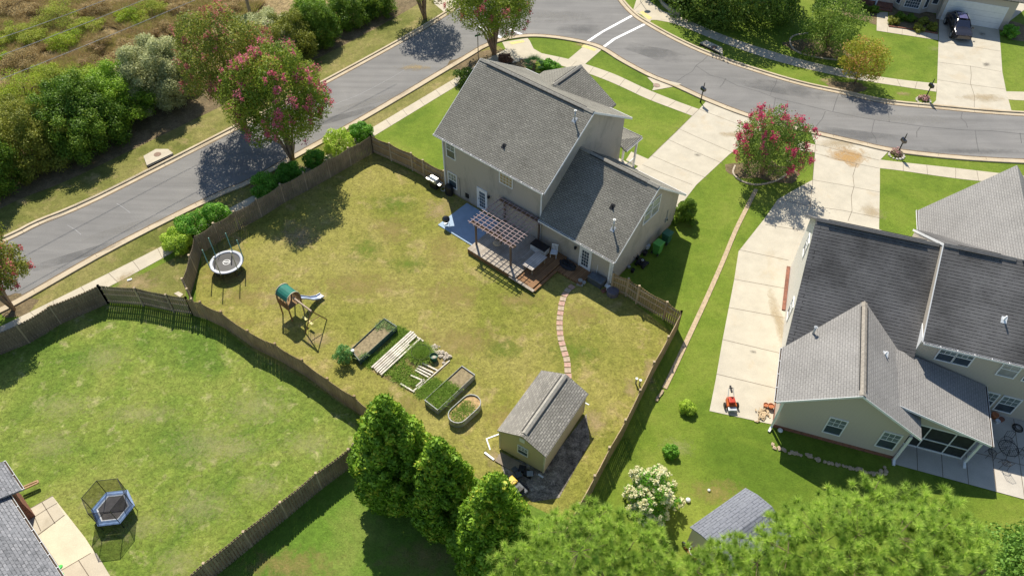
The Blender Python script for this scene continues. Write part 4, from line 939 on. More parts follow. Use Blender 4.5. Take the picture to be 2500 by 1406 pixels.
# storage box etc right of right door
sb = thing('storage_box', 'dark grey plastic storage box below the wall right of the back door', 'box', LM(14.7, -.82), AZ)
m_dgr = plain('dark_grey_plastic', (.075, .085, .095), .5, .15)
MB().bx(0, 1.15, 0, .6, 0, .52).build('body', m_dgr, sb, bevel=.015); MB().bx(-.03, 1.18, -.03, .63, .522, .6).build('lid', plain('slate_plastic', (.12, .14, .16), .5), sb, bevel=.02)
jb = thing('garden_clutter', 'small heap of grey pots and cloth beside the dark storage box', 'pots', LM(14.35, -1.2), AZ)
q = MB(); q.lathe([(.12, 0), (.17, .25), (.16, .27)], (0, 0, 0), 12); q.lathe([(.1, 0), (.15, .2), (.14, .22)], (.3, .05, 0), 12); q.build('pot', m_galv, jb); MB().box((.15, -.25, .06), (.45, .2, .12), .4).build('tray', m_steel, jb)
bk = thing('bucket', 'white bucket between the storage box and the round dark cover', 'bucket', LM(16.35, -.55)); MB().lathe([(.13, 0), (.17, .4), (.165, .41)], (0, 0, 0), 16).build('body', m_wp, bk); MB().cyl((0, 0, .412), .175, .03, 16).build('lid', m_wp, bk)
fp = thing('fire_pit', 'round fire pit under a dark grey cover near the garage corner', 'fire pit', G(1495, 718)); MB().lathe([(.42, 0), (.44, .38), (.4, .44), (.01, .47)], (0, 0, 0), 22).build('cover', plain('grey_cover', (.13, .12, .14), .8, .2, 5), fp)
jb = tag(MB().box((0, 0, .05), (.35, .28, .1), .5).box((.1, .1, .14), (.18, .12, .08), .2).build('brick_pile', m_brickw, loc=G(1474, 711)), 'few loose bricks lying beside the white bucket', 'bricks')
# wheelie bins and things along garage wall
def bin_(label, px, col, rz, h=1.0):
    t = thing('wheelie_bin', label, 'bin', G(*px), rz); m = plain('bin_plastic', col, .45, .1); ml = plain('bin_lid', tuple(x*1.3 for x in col), .4, .1)
    b = MB(); vs = [(-.24, -.27, 0), (.24, -.27, 0), (.24, .27, 0), (-.24, .27, 0), (-.3, -.34, h*.92), (.3, -.34, h*.92), (.3, .36, h*.92), (-.3, .36, h*.92)]
    b.add(vs, [(3, 2, 1, 0), (4, 5, 6, 7), (0, 1, 5, 4), (1, 2, 6, 5), (2, 3, 7, 6), (3, 0, 4, 7)]); b.build('body', m, t, bevel=.03)
    MB().slab([(-.32, -.38, h*.94), (.32, -.38, h*.94), (.32, .38, h), (-.32, .38, h)], .05).build('lid', ml, t, bevel=.02)
    for s_ in (-1, 1): MB().tube([(.22*s_, .33, .12), (.28*s_, .33, .12)], .12, 14).build('wheel', m_black, t)
    MB().tube([(-.25, .43, h*.9), (.25, .43, h*.9)], .02, 6).build('handle', m, t); return t
bin_('bright green wheelie bin beside the garage side wall', (1604, 616), (.09, .30, .06), R(140), 1.08); bin_('dark green wheelie bin behind the bright green one at the garage wall', (1626, 590), (.035, .12, .07), R(140), 1.0)
cv = thing('push_mower', 'black push mower parked along the garage side wall', 'mower', G(1566, 646), R(50))
MB().bx(-.28, .28, -.4, .35, .12, .3).build('deck', m_black, cv, bevel=.03); MB().cyl((0, -.02, .3), .17, .2, 14).build('engine', m_dkmetal, cv); MB().torus((0, -.02, .505), .07, .02, 14, 6).build('starter_ring', m_wp, cv)
for a in ((-.33, -.3), (.33, -.3), (-.33, .28), (.33, .28)): MB().tube([(a[0]-.03, a[1], .13), (a[0]+.03, a[1], .13)], .13, 14).build('wheel', m_black, cv)
MB().tube([(-.22, .3, .25), (-.22, .95, .9), (.22, .95, .9), (.22, .3, .25)], .018, 6).build('handle', m_dkmetal, cv)
for i, (px, r_) in enumerate([((1544, 664), .16), ((1535, 655), .12), ((1555, 632), .15), ((1574, 622), .19), ((1580, 606), .2)]):
    cols = [m_black, m_galv, m_black, m_dkmetal, m_wp]
    lab = ['small black pot at the near end of the garage side wall', 'grey pot against the garage side wall beside the black mower', 'black pot between mower and garage wall', 'dark metal tub behind the black mower', 'white lidded pail next to the bright green bin']
    tag(MB().lathe([(r_*.75, 0), (r_, r_*1.8), (r_*.92, r_*1.85), (r_*.85, r_*1.5), (.01, r_*1.5)], (0, 0, 0), 14).build('garden_pot', cols[i], loc=G(*px)), lab[i], 'pot')
# ------------------------------------------------------------------ stepping stones
m_st1 = plain('red_paver', (.44, .28, .22), .85, .2, 5, bump=.2); m_st2 = plain('grey_pink_paver', (.41, .32, .24), .85, .2, 5, bump=.2)
sp = crv(W([(1400, 697), (1384, 712), (1373, 735), (1368, 765), (1366, 790), (1368, 820), (1375, 850), (1384, 880), (1386, 905), (1388, 925)]), 8)
tot = [0]
for a, b in zip(sp, sp[1:]): tot.append(tot[-1]+(b-a).length)
n_ = 19
for i in range(n_):
    s_ = tot[-1]*(i+.5)/n_; j = max(k for k in range(len(tot)-1) if tot[k] <= s_); p = sp[j].lerp(sp[j+1], (s_-tot[j])/(tot[j+1]-tot[j])); d = sp[j+1]-sp[j]
    o = MB().box((0, 0, .015), (.37, .42, .035), rnd.uniform(-.08, .08)).build('stepping_stone', (m_st1, m_st2)[i % 2], loc=(p.x, p.y, .014)); o.rotation_euler.z = math.atan2(d.y, d.x)
    tag(o, ORD[i//2]+(' brick-red', ' grey-pink')[i % 2]+' stepping stone of the curved path, counted from the landing', 'stepping stone', ('red stones of the curved path', 'grey-pink stones of the curved path')[i % 2])
# brick edging strip on the right lawn
ed = crv(W([(1846, 463), (1822, 510), (1795, 565), (1764, 640), (1722, 735), (1680, 825), (1650, 890), (1622, 948)]), 3)
m_edge = shingles('edging_blocks', (.40, .31, .20), (.47, .37, .25), (.36, .27, .18), .85, .3, .4, .7)
tag(ribbon('paver_edging', ed, -.16, .16, 0, .05, plain('edging_tan', (.44, .34, .22), .9, .22, 6, bump=.3), kind=None), 'long narrow strip of tan edging blocks across the right lawn towards the pink crape myrtle', 'edging')
for i, (x, y, rz, lb) in enumerate([(1616, 958, 1.1, 'loose tan edging block nearest to the end of the long edging strip'), (1610, 966, .9, 'tan edging block lying askew, second beyond the end of the long edging strip'), (1604, 975, 1.25, 'last tan edging block, farthest beyond the end of the long edging strip')]):
    tag(MB().box((0, 0, .05), (.32, .16, .1), rz).build('edging_block', m_edge, loc=G(x, y)), lb, 'block')

# ------------------------------------------------------------------ round trampoline
tr_ = thing('trampoline', 'round trampoline with white rim and black mat standing near the curved fence', 'trampoline', G(560, 658), 0); tr_.scale = (.9, .9, .95)
MB().torus((0, 0, .83), 1.19, .15, 40, 6, squash=.22).build('rim_pad', plain('rim_white', (.50, .52, .56), .5, .08), tr_, True); MB().cyl((0, 0, .80), 1.06, .012, 36).build('jump_mat', m_black, tr_)
lg = MB(); lg.torus((0, 0, .846), .27, .022, 30, 4, squash=.05)
for i, x in enumerate((-.15, -.075, 0, .075, .15)): lg.box((x, 0, .822), (.045, .12, .02))
MB().torus((0, 0, .815), .27, .022, 30, 4, squash=.1).build('mat_ring', m_white, tr_); q = MB()
for x in (-.16, -.08, 0, .08, .16): q.box((x, .02, .818), (.05, .13, .008))
q.build('mat_lettering', m_white, tr_)
m_pole = plain('green_foam', (.18, .36, .32), .8, .15)
for i in range(6):
    a = R(25+60*i); c_ = Vector((1.32*math.cos(a), 1.32*math.sin(a), 0))
    MB().tube([c_+Z*.75, c_+Z*2.65], .042, 7).build('pole', m_pole if i in (0, 1, 2, 3) else m_galv, tr_)
for i in range(4):
    a = R(45+90*i); a2 = R(45+90*i+38); c_ = Vector((1.1*math.cos(a), 1.1*math.sin(a), 0)); c2 = Vector((1.1*math.cos(a2), 1.1*math.sin(a2), 0))
    MB().tube([c_+Z*.78, c_+Z*.03, c2+Z*.03, c2+Z*.78], .022, 6).build('leg', m_dkmetal, tr_)
def netmat(name, col, alpha):
    t = NT(name); t.set('Base Color', col+(1,)); t.set('Alpha', alpha); return t.done(.8, .1)
m_net = netmat('black_net', (.012, .012, .014), .5)
nn_ = MB(); K_ = 18
for i in range(K_):
    a, b = math.pi*(.05+.9*i/K_), math.pi*(.05+.9*(i+1)/K_); nn_.add([(1.3*math.cos(a), 1.3*math.sin(a), .85), (1.3*math.cos(b), 1.3*math.sin(b), .85), (1.3*math.cos(b), 1.3*math.sin(b), 1.9), (1.3*math.cos(a), 1.3*math.sin(a), 1.9)], [(0, 1, 2, 3)])
nn_.build('safety_net', netmat('thin_net', (.03, .04, .04), .22), tr_)
# small step ladder leaning
MB().tube([(-.75, .9, .9), (-.95, 1.25, 1.9)], .02, 6).build('net_post', m_dkmetal, tr_)
# ------------------------------------------------------------------ hexagonal blue trampoline
tb = thing('trampoline', 'hexagonal blue-edged trampoline with black safety net on the left lawn', 'trampoline', G(287, 1252), R(8)); tb.scale = (.78, .78, .85)
m_blue = plain('blue_pad', (.12, .20, .36), .5, .3, 4); m_silver = plain('silver_trim', (.50, .54, .60), .4, .3, 7)
hexp = lambda r: [(r*math.cos(R(60*i)), r*math.sin(R(60*i))) for i in range(6)]
def ring(mb, ro, ri, z0, z1):
    A_, B_ = hexp(ro), hexp(ri); vs = [(x, y, z0) for x, y in A_]+[(x, y, z1) for x, y in B_]+[(x, y, z0-.06) for x, y in A_]; fs = []
    for i in range(6): j = (i+1) % 6; fs += [(i, j, 6+j, 6+i), (12+i, 12+j, j, i)]
    return mb.add(vs, fs)
ring(MB(), 1.5, 1.12, .80, .83).build('rim_pad', m_blue, tb); ring(MB(), 1.13, 1.02, .829, .80).build('inner_trim', m_silver, tb)
MB().prism(hexp(1.03), .77, .78).build('jump_mat', plain('mat_grey', (.09, .085, .085), .8), tb)
nt = MB(); A_, B_ = hexp(1.34), hexp(1.42)
for i in range(6):
    j = (i+1) % 6
    nt.add([(A_[i][0], A_[i][1], .85), (A_[j][0], A_[j][1], .85), (B_[j][0], B_[j][1], 2.45), (B_[i][0], B_[i][1], 2.45)], [(0, 1, 2, 3)])
nt.build('safety_net', m_net, tb)
for i in range(6): MB().tube([(A_[i][0]*1.04, A_[i][1]*1.04, 0), (A_[i][0]*1.04, A_[i][1]*1.04, .8), (B_[i][0], B_[i][1], 2.48)], .025, 6).build('pole', m_dkmetal, tb)
tp = MB()
for i in range(6): j = (i+1) % 6; tp.tube([(B_[i][0], B_[i][1], 2.46), (B_[j][0], B_[j][1], 2.46)], .022, 6)
tp.build('top_rail', m_black, tb)
# ------------------------------------------------------------------ play set
ps = thing('swing_set', 'wooden play tower with green canopy, slide and swing beam on the fenced lawn', 'play set', G(722, 778), 0)
cA, cB = G(700, 703, 2.6), G(757, 758, 2.05); o_ = G(722, 778)
def L0(px, z): return G(px[0], px[1], z)-Vector((o_.x, o_.y, 0))
beam1, beam2 = L0((759, 759), 2.1), L0((716, 727), 2.1)
du = (beam1-beam2); du.z = 0; Lb = du.length; du.normalize(); dv = Vector((-du.y, du.x, 0))
T0 = beam2-du*.15; T0.z = 0
def TP(a, b, z): return T0+du*a+dv*b+Z*z
m_play = wood('play_wood', (.26, .16, .08), .3)
tw = 1.02
for a, b in ((0, -.5), (0, .55), (-tw, -.5), (-tw, .55)): MB().tube([TP(a, b, 0), TP(a, b, 2.0)], .05, 6).build('post', m_play, ps)
MB().slab([TP(0, -.55, 1.2), TP(0, .6, 1.2), TP(-tw, .6, 1.2), TP(-tw, -.55, 1.2)], .06).build('platform', m_play, ps)
pk = MB()
for i in range(8):
    a = -tw+tw*i/7; pk.bar(TP(a, -.55, 1.2), TP(a, -.55, 1.85), .07, .02, du); pk.bar(TP(a, .6, 1.2), TP(a, .6, 1.85), .07, .02, du)
for i in range(6):
    b = -.5+1.05*i/5; pk.bar(TP(-tw-.04, b, 1.2), TP(-tw-.04, b, 1.85), .02, .07, du)
pk.build('railing', m_play, ps)
cn = MB(); N_ = 9
for i in range(N_):
    t0, t1 = math.pi*i/N_, math.pi*(i+1)/N_
    f_ = lambda t, a: TP(a, .02+.52*math.cos(t), 1.95+.5*math.sin(t))
    cn.slab([f_(t0, .05), f_(t1, .05), f_(t1, -tw-.05), f_(t0, -tw-.05)], .015)
cn.build('canopy', plain('green_canvas', (.02, .16, .12), .7, .15), ps)
ce = MB()
for a in (.07, -tw-.07): ce.tube([TP(a, .02+.53*math.cos(math.pi*i/12), 1.95+.52*math.sin(math.pi*i/12)) for i in range(13)], .035, 5)
ce.build('canopy_edge', m_cream, ps)
sc_ = [TP(-.3, .62, 1.25), TP(-.25, 1.0, .95), TP(-.2, 1.5, .42), TP(-.15, 1.95, .18), TP(-.12, 2.3, .16)]
sd = MB()
for p, q in zip(sc_, sc_[1:]):
    for off, hh in ((-.22, .12), (.2, .12)): sd.obox(p+du*off, q-p, du*.03, Z*hh)
    sd.obox(p-du*.2, q-p, du*.42, Z*.02)
sd.build('slide', plain('slide_blue', (.36, .42, .55), .35, .15), ps)
MB().bar(beam2+Z*.0, beam1+du*.05, .09, .13).build('swing_beam', wood('beam_light', (.42, .33, .24), .2), ps)
fa, fb = L0((746, 813), 0), L0((798, 780), 0)
for q in (fa, fb): MB().tube([beam1, q], .04, 6).build('a_frame_leg', m_play, ps)
MB().tube([beam1.lerp(fa, .55), beam1.lerp(fb, .55)], .03, 6).build('cross_brace', m_play, ps)
for k_ in (.38, .72):
    p = beam2.lerp(beam1, k_); sw = MB()
    for s_ in (-.2, .2): sw.tube([p+du*s_, Vector((p.x, p.y, .5))+du*s_], .01, 4)
    so_ = sw.build('swing_rope', m_galv, ps)
    MB().box(Vector((p.x, p.y, .48)), (.45, .16, .04), math.atan2(du.y, du.x)).build('swing_seat', plain('yellow_seat', (.55, .48, .16), .5), so_)

# ------------------------------------------------------------------ garden beds
def bedframe(label, pts, h, matw, soilm, weeds=0, seedv=1, z0=0, cat='planter bed'):
    P = [G(x, y, h) for x, y in pts]; P = [Vector((p.x, p.y, 0)) for p in P]; c = sum(P, Vector())/len(P)
    t = thing('raised_bed', label, cat, c); m = MB(); Q = [p-c for p in P]; n = len(Q); I = [q*(1-.05/q.length) for q in Q]
    vs = [(q.x, q.y, 0) for q in Q]+[(q.x, q.y, h) for q in Q]+[(q.x, q.y, h) for q in I]+[(q.x, q.y, h-.12) for q in I]; fs = []
    for i in range(n):
        j = (i+1) % n
        for k in range(3): fs.append((k*n+i, k*n+j, (k+1)*n+j, (k+1)*n+i))
    m.add(vs, fs); m.build('frame', matw, t)
    MB().prism([(q.x, q.y) for q in I], h-.3, h-.1).build('soil', soilm, t)
    t['h'] = h; return t, I, c
m_bedg = plain('green_metal', (.045, .085, .08), .5, .25, 3); m_bedm = plain('grey_metal', (.30, .31, .31), .5, .25, 3)
m_soil = plain('dry_soil', (.25, .20, .115), .95, .35, 5, bump=.6); m_soilt = plain('tan_mulch', (.40, .27, .13), .95, .35, 6, bump=.6)
bed1 = bedframe('raised bed with dark green sides and sparse seedlings, farthest left', [(855, 853), (938, 776), (969, 796), (877, 880)], .52, m_bedg, m_soil)
bed2 = bedframe('rectangular grey metal raised bed full of green weeds', [(1036, 976), (1128, 892), (1160, 914), (1068, 1001)], .5, m_bedm, m_soil)
ov = []
A0, B0 = G(1118, 1011, .55), G(1150, 982, .55); ax = (B0-A0); ax.z = 0; Lx = ax.length; ax.normalize(); ay = Vector((-ax.y, ax.x, 0)); rr_ = .62
pts = [B0+ay*rr_*math.cos(t)+ax*rr_*math.sin(t) for t in [math.pi*i/8 for i in range(9)]]+[A0-ay*rr_*math.cos(t)-ax*rr_*math.sin(t) for t in [math.pi*i/8 for i in range(9)]]
def topx(p):
    d = Vector((p.x, p.y, .55-CAM_H)); fw = d.y*_c-d.z*_s; up = d.y*_s+d.z*_c; U_, V_ = FPX*d.x/fw, -FPX*up/fw
    return 1250+_cr*U_-_sr*V_, 703+_sr*U_+_cr*V_
bed3 = bedframe('oval galvanised metal raised bed with dry tan mulch', [topx(p) for p in pts], .55, m_bedm, m_soilt)
# reclaimed white boards laid in rows
m_bw = plain('old_white_board', (.58, .53, .45), .8, .3, 3)
a0, a1 = G(906, 899, .1), G(1000, 813, .1); b0 = G(926, 914, .1)
ux = (a1-a0).normalized(); uy = (b0-a0).normalized(); pr = random.Random(11)
for i in range(6):
    st = a0+uy*(i*.175)+ux*pr.uniform(0, .12); L = 3.9-(1.3*pr.random() if i > 3 else .1)
    o = MB().bar((0, 0, 0), ux*L+uy*pr.uniform(-.05, .05), .115, .05).build('board', m_bw, loc=(st.x, st.y, .13+.012*(i % 2)))
    tag(o, ORD[i]+' long whitewashed board, counted from the green-sided raised bed, in the garden plot', 'board', 'long white boards of the garden plot')
for i, (x0, y0, x1, y1) in enumerate([(1003, 815, 1034, 834), (1018, 900, 1052, 917), (1022, 895, 1058, 912), (1030, 888, 1068, 905), (1014, 905, 1046, 922), (1003, 918, 1036, 932), (1098, 881, 1020, 950), (1012, 958, 978, 938), (1016, 945, 1036, 928), (1010, 955, 1034, 936), (1024, 884, 1062, 903)]):
    p, q = G(x0, y0), G(x1, y1); o = MB().bar((0, 0, 0), (q-p), .10 if i != 6 else .07, .05).build('board', m_bw, loc=(p.x, p.y, .06+.02*(i % 3)))
    tag(o, 'short broken white board lying loose in the weedy garden plot', 'board', 'loose short boards in the garden plot')
m_rub = plain('rubble', (.48, .42, .34), .9, .3, 6)
for i in range(34):
    t_ = pr.random(); x, y = 1046+t_*46+pr.gauss(0, 7), 845+t_*32+pr.gauss(0, 5); s_ = pr.uniform(.07, .17)
    b = MB(); b.ball((0, 0, 0), s_, 6, .6); b.v = [(x_+pr.uniform(-.3, .3)*s_, y_+pr.uniform(-.3, .3)*s_, z_+pr.uniform(-.2, .2)*s_) for x_, y_, z_ in b.v]
    tag(b.build('rubble_stone', m_rub, loc=G(x, y, s_*.5)), 'pale broken stone in the rubble heap behind the green pot', 'stone', 'rubble stones by the green pot')
gp = thing('plant_pot', 'dark green plant pot filled with rubble in the weedy garden plot', 'pot', G(1060, 878)); MB().lathe([(.2, 0), (.27, .42), (.25, .43), (.22, .3), (.01, .3)], (0, 0, 0), 18).build('pot', plain('green_pot', (.02, .10, .07), .5), gp); MB().ball((.02, -.03, .28), .14, 6, .6).build('filling', m_rub, gp)
hr = thing('wire_hoop', 'round wire cage overgrown by green plant in the garden plot', 'hoop', G(1028, 866)); MB().torus((0, 0, .3), .62, .02, 30, 5).torus((0, 0, .05), .62, .02, 30, 5).build('ring', m_black, hr)
wc = tag(MB().box((0, 0, .08), (.2, .18, .14), .6).build('white_block', m_wp, loc=G(861, 858, .52)), 'small white block sitting on the corner of the green-sided raised bed', 'block')

# ------------------------------------------------------------------ things around the sheds
pv = [((1552, 936), .5, 'left white-topped pipe stub by the right fence'), ((1561, 940), .5, 'right white-topped pipe stub nearest the right fence')]
for px, h_, lb in pv:
    t = thing('pipe_stub', lb, 'pipe', G(*px)); MB().cyl((0, 0, 0), .055, h_, 12).build('pipe', plain('grey_pipe', (.28, .30, .27), .6), t); MB().cyl((0, 0, h_), .09, .07, 12).build('cap', m_wp, t)
jk = [('scrap_board', [(.2, -.95, .05), (.9, -.95, .05), (.9, 1.1, .05), (.2, 1.1, .05)])]
def SM(u, v, z=0): q = Matrix.Rotation(R(58.5), 4, 'Z') @ Vector((u, v, 0)); o = G(1327, 1156); return Vector((o.x+q.x, o.y+q.y, z))
tag(MB().box((0, 0, .04), (.7, 1.7, .05)).build('plywood_sheet', m_weather, loc=SM(-.5, 2.0, .02)), 'grey plywood sheet lying in front of the shed window', 'board').rotation_euler = (0, 0, R(58.5))
tag(MB().box((0, 0, .0), (.12, .75, .05)).build('white_plank', m_wp, loc=SM(-.75, 3.3, .06)), 'short white plank at the left front corner of the yellow shed', 'plank').rotation_euler = (0, 0, R(50))
tag(MB().box((0, 0, .0), (.1, .35, .05)).build('white_plank', m_wp, loc=SM(-.25, .05, .09)), 'short white plank at the right front corner of the yellow shed', 'plank').rotation_euler = (0, 0, R(55))
t = thing('crate_heap', 'heap of black crates and grey plastic pieces at the front corner of the shed', 'crates', SM(-.55, .7), R(58.5))
for i, (u, v, z, sx, sy, sz, m_) in enumerate([(0, 0, .12, .4, .5, .24, m_black), (.1, .5, .1, .4, .4, .2, m_black), (0, -.1, .28, .32, .36, .08, plain('grey_plastic', (.28, .30, .33))), (-.35, .45, .1, .35, .35, .2, m_dgr), (-.15, .85, .08, .3, .3, .12, m_dgr)]):
    MB().box((u, v, z), (sx, sy, sz), .3*i).build('crate', m_, t)
pf = MB(); pf.tube([SM(4.2, -.0, .06)-SM(4.2, 0), SM(4.95, -.25, .06)-SM(4.2, 0)], .03, 6)
tag(MB().bar((0, 0, .05), SM(.15, 4.1)-SM(1.2, 3.35), .08, .05).build('white_strip', m_wp, loc=SM(1.2, 3.35)), 'white edging strip left of the yellow shed', 'strip'); tag(MB().bar((0, 0, .05), SM(-.35, 3.5)-SM(.15, 4.1), .08, .05).build('white_strip', m_wp, loc=SM(.15, 4.1)), 'white edging strip meeting the left front corner of the yellow shed', 'strip')
tag(MB().bar((0, 0, .05), G(1438, 988)-G(1420, 980), .08, .05).build('white_strip', m_wp, loc=G(1420, 980)), 'white edging strip behind the far end of the yellow shed', 'strip')
# yellow ride-on mower
ym = thing('riding_mower', 'yellow and black riding mower half hidden behind the right-hand conifer', 'mower', G(1254, 1192), R(-48)); ym.scale = (.9, .9, .9)
m_yel2 = plain('mower_yellow', (.62, .42, .04), .35, .1)
MB().bx(-.55, .05, -.35, .35, .3, .62).build('hood', m_yel2, ym, bevel=.06); MB().bx(.05, .95, -.45, .45, .3, .5).build('fender', m_dgr, ym, bevel=.08); MB().bx(.32, .75, -.22, .22, .5, .6).bx(.68, .78, -.22, .22, .6, .95).build('seat', m_black, ym, bevel=.02); MB().torus((.12, 0, .9), .16, .02, 18, 6).build('steering_wheel', m_black, ym)
MB().bx(-.3, .6, -.6, .6, .1, .26).build('mower_deck', m_black, ym, bevel=.03); q = MB()
for i in range(4): q.box((.62+i*.09, .0, .64-.03*i), (.05, .4, .04))
q.build('rack', m_dgr, ym)
for x, y, r_ in ((-.42, .42, .17), (-.42, -.42, .17), (.62, .5, .25), (.62, -.5, .25)): MB().tube([(x, y-.07, r_), (x, y+.07, r_)], r_, 16).build('wheel', m_black, ym)
# orange walk-behind mower
om = thing('lawn_mower', 'orange walk-behind machine standing at the lower end of the long driveway', 'mower', G(1783, 992), R(2))
m_or = plain('mower_orange', (.58, .13, .03), .45, .15)
b = MB(); b.add([(-.32, -.2, .12), (.32, -.2, .12), (.26, .42, .12), (-.26, .42, .12), (-.32, -.2, .35), (.32, -.2, .35), (.24, .42, .5), (-.24, .42, .5)], [(3, 2, 1, 0), (4, 5, 6, 7), (0, 1, 5, 4), (1, 2, 6, 5), (2, 3, 7, 6), (3, 0, 4, 7)]); b.build('deck', m_or, om, bevel=.03)
MB().bx(-.2, .2, -.12, .3, .4, .62).build('engine', plain('mower_red', (.45, .04, .02), .4), om, bevel=.05); MB().bx(-.27, .27, -.5, -.21, .1, .3).build('rear_bag', m_galv, om, bevel=.03)
for s_ in (-1, 1): MB().tube([(.36*s_, -.05, .2), (.44*s_, -.05, .2)], .2, 16).build('wheel', m_black, om); MB().tube([(.2*s_, .3, .5), (.13*s_, .75, .95)], .02, 6).build('handle', m_wp, om)
MB().tube([(-.13, .75, .95), (.13, .75, .95)], .03, 6).build('grip', m_black, om); MB().bx(-.05, .05, .45, .95, .85, .95).build('chute', m_black, om)
# logs + pots by the driveway end
m_log = plain('cut_wood', (.50, .38, .24), .9, .4, 9)
for i in range(46):
    x, y = 1862+pr.gauss(0, 9), 1010+pr.gauss(0, 8); s_ = pr.uniform(.12, .3); a = pr.uniform(0, 3.1)
    o = MB().bar((-s_*math.cos(a)/2, -s_*math.sin(a)/2, 0), (s_*math.cos(a)/2, s_*math.sin(a)/2, pr.uniform(-.03, .05)), .07, .05).build('split_log', m_log, loc=G(x, y, .05+pr.random()*.08))
    tag(o, 'piece of split firewood in the loose pile at the driveway end', 'firewood', 'firewood pile at the driveway end')
m_terra = plain('terracotta', (.45, .16, .07), .8, .25, 6)
for px, r_, lb in (((1868, 993), .17, 'left terracotta pot behind the firewood pile'), ((1880, 996), .2, 'larger terracotta pot between firewood pile and house wall')):
    tag(MB().lathe([(r_*.6, 0), (r_, r_*1.5), (r_*.88, r_*1.55), (r_*.8, r_*1.2), (.01, r_*1.2)], (0, 0, 0), 16).build('plant_pot', m_terra, loc=G(*px)), lb, 'pot')
m_rock = plain('field_stone', (.47, .36, .25), .9, .3, 5)
rowp = crv(W([(1884, 1084), (1905, 1096), (1940, 1108), (1975, 1115), (2010, 1126), (2050, 1136), (2090, 1143), (2120, 1152), (2160, 1160)]), 6)
for i in range(40):
    t_ = i/40*(len(rowp)-1); j = int(t_); p = rowp[j].lerp(rowp[j+1], t_-j); s_ = pr.uniform(.08, .15)
    if i in (13, 21): continue
    b = MB(); b.ball((0, 0, 0), s_, 7, .55); b.v = [(x_*1.3+pr.uniform(-.3, .3)*s_, y_+pr.uniform(-.3, .3)*s_, z_) for x_, y_, z_ in b.v]
    o = b.build('edging_stone', m_rock, loc=(p.x+pr.gauss(0, .05), p.y+pr.gauss(0, .05), s_*.4)); o.rotation_euler.z = pr.random()*3
    tag(o, 'rough tan stone in the bed edging row below the tan gable', 'stone', 'stones of the edging row below the tan gable')
for i in range(7):
    x, y = 2163+pr.gauss(0, 4), 1150+pr.gauss(0, 7); s_ = pr.uniform(.1, .16); b = MB(); b.ball((0, 0, 0), s_, 7, .6)
    tag(b.build('edging_stone', m_rock, loc=G(x, y, s_*.5)), 'rough tan stone heaped at the right end of the edging row', 'stone', 'stone heap at the right end of the edging row')
for (x, y, r_, lb) in ((1680, 1220, .15, 'larger white ball lying on the right lawn near the pines'), (1731, 1196, .09, 'small white ball on the right lawn above the small shed'), (1905, 1050, .16, 'white dish at the foot of the tan gable wall')):
    tag(MB().ball((0, 0, 0), r_, 14, .75).build('white_ball', m_wp, smooth=True, loc=G(x, y, r_*.7)), lb, 'ball')
# wheelbarrow (red) with hoop near small shed
wb = thing('wheelbarrow', 'dark red wheelbarrow with white hoop beside the small shed under the pines', 'wheelbarrow', G(1690, 1352), R(40))
b = MB(); b.add([(-.25, -.3, .3), (.25, -.3, .3), (.25, .3, .3), (-.25, .3, .3), (-.38, -.45, .6), (.38, -.45, .6), (.38, .45, .6), (-.38, .45, .6)], [(3, 2, 1, 0), (0, 1, 5, 4), (1, 2, 6, 5), (2, 3, 7, 6), (3, 0, 4, 7)]); b.build('tray', plain('barrow_red', (.30, .03, .03), .4), wb)
MB().tube([(-.04, .6, .18), (.04, .6, .18)], .18, 14).build('wheel', m_black, wb)
for s_ in (-1, 1): MB().tube([(.05*s_, .6, .18), (.25*s_, -.9, .55)], .02, 6).build('handle', m_weather, wb)
MB().torus((-.1, -.1, .75), .3, .025, 24, 6).build('hoop', m_wp, wb)
# wooden frame leaning left of the left house + green discs
tag(MB().bar((0, 0, 0), (.75, .45, 0), .09, .08).bar((.1, -.14, 0), (.8, .3, 0), .09, .08).bar((.75, .45, .02), (.85, .3, .02), .08, .08).build('timber_frame', wood('raw_timber', (.42, .27, .15)), loc=G(52, 1190, .4)), 'raw timber frame sticking out beside the gutter corner of the lower left house', 'timber')
for px, lb in (((147, 1383), 'green plastic disc lying on the slab patio'), ((150, 1403), 'green plastic disc at the lower edge of the slab patio')):
    tag(MB().cyl((0, 0, 0), .13, .04, 18, .1).build('toy_disc', plain('toy_green', (.10, .55, .12), .4), loc=G(*px, .03)), lb, 'disc')
tag(MB().box((0, 0, .04), (.32, .14, .08), .5).build('meter_cover', m_wp, loc=G(317, 684)), 'small white meter cover on the bare grass outside the fence corner', 'cover')
tag(MB().prism([(p.x, p.y) for p in [q-G(438, 716) for q in W([(425, 717), (436, 712), (448, 719), (440, 726)])]], 0, .04).build('concrete_pad', m_conc, loc=G(438, 716)), 'small concrete pad outside the point where the fences meet', 'pad')

# ------------------------------------------------------------------ storm drains
def drain(label, topx_, mouth):
    P = W(topx_); c = sum(P, Vector())/len(P); t = thing('storm_drain', label, 'drain', (c.x, c.y, 0)); m = MB().prism([((p-c).x, (p-c).y) for p in P], .0, .17); m.build('cover_slab', m_conc, t)
    a, b = G(*mouth[0])-c, G(*mouth[1])-c; d = (b-a); n = Vector((-d.y, d.x, 0)).normalized()
    MB().obox(a+Z*.0, d, n*.05, Z*.15).build('inlet', m_black, t)
    MB().cyl((0, 0, .17), .3, .015, 20).build('manhole', plain('rusty_iron', (.22, .14, .10), .7, .3, 6), t)
drain('concrete storm drain cover with dark inlet on the far kerb of the side road', [(352, 385), (360, 408), (424, 378), (412, 368), (382, 368)], ((362, 411), (422, 382)))
drain('concrete storm drain cover in the shade on the far kerb of the main street', [(1708, 108), (1724, 103), (1762, 120), (1764, 137), (1755, 131)], ((1708, 111), (1757, 134)))
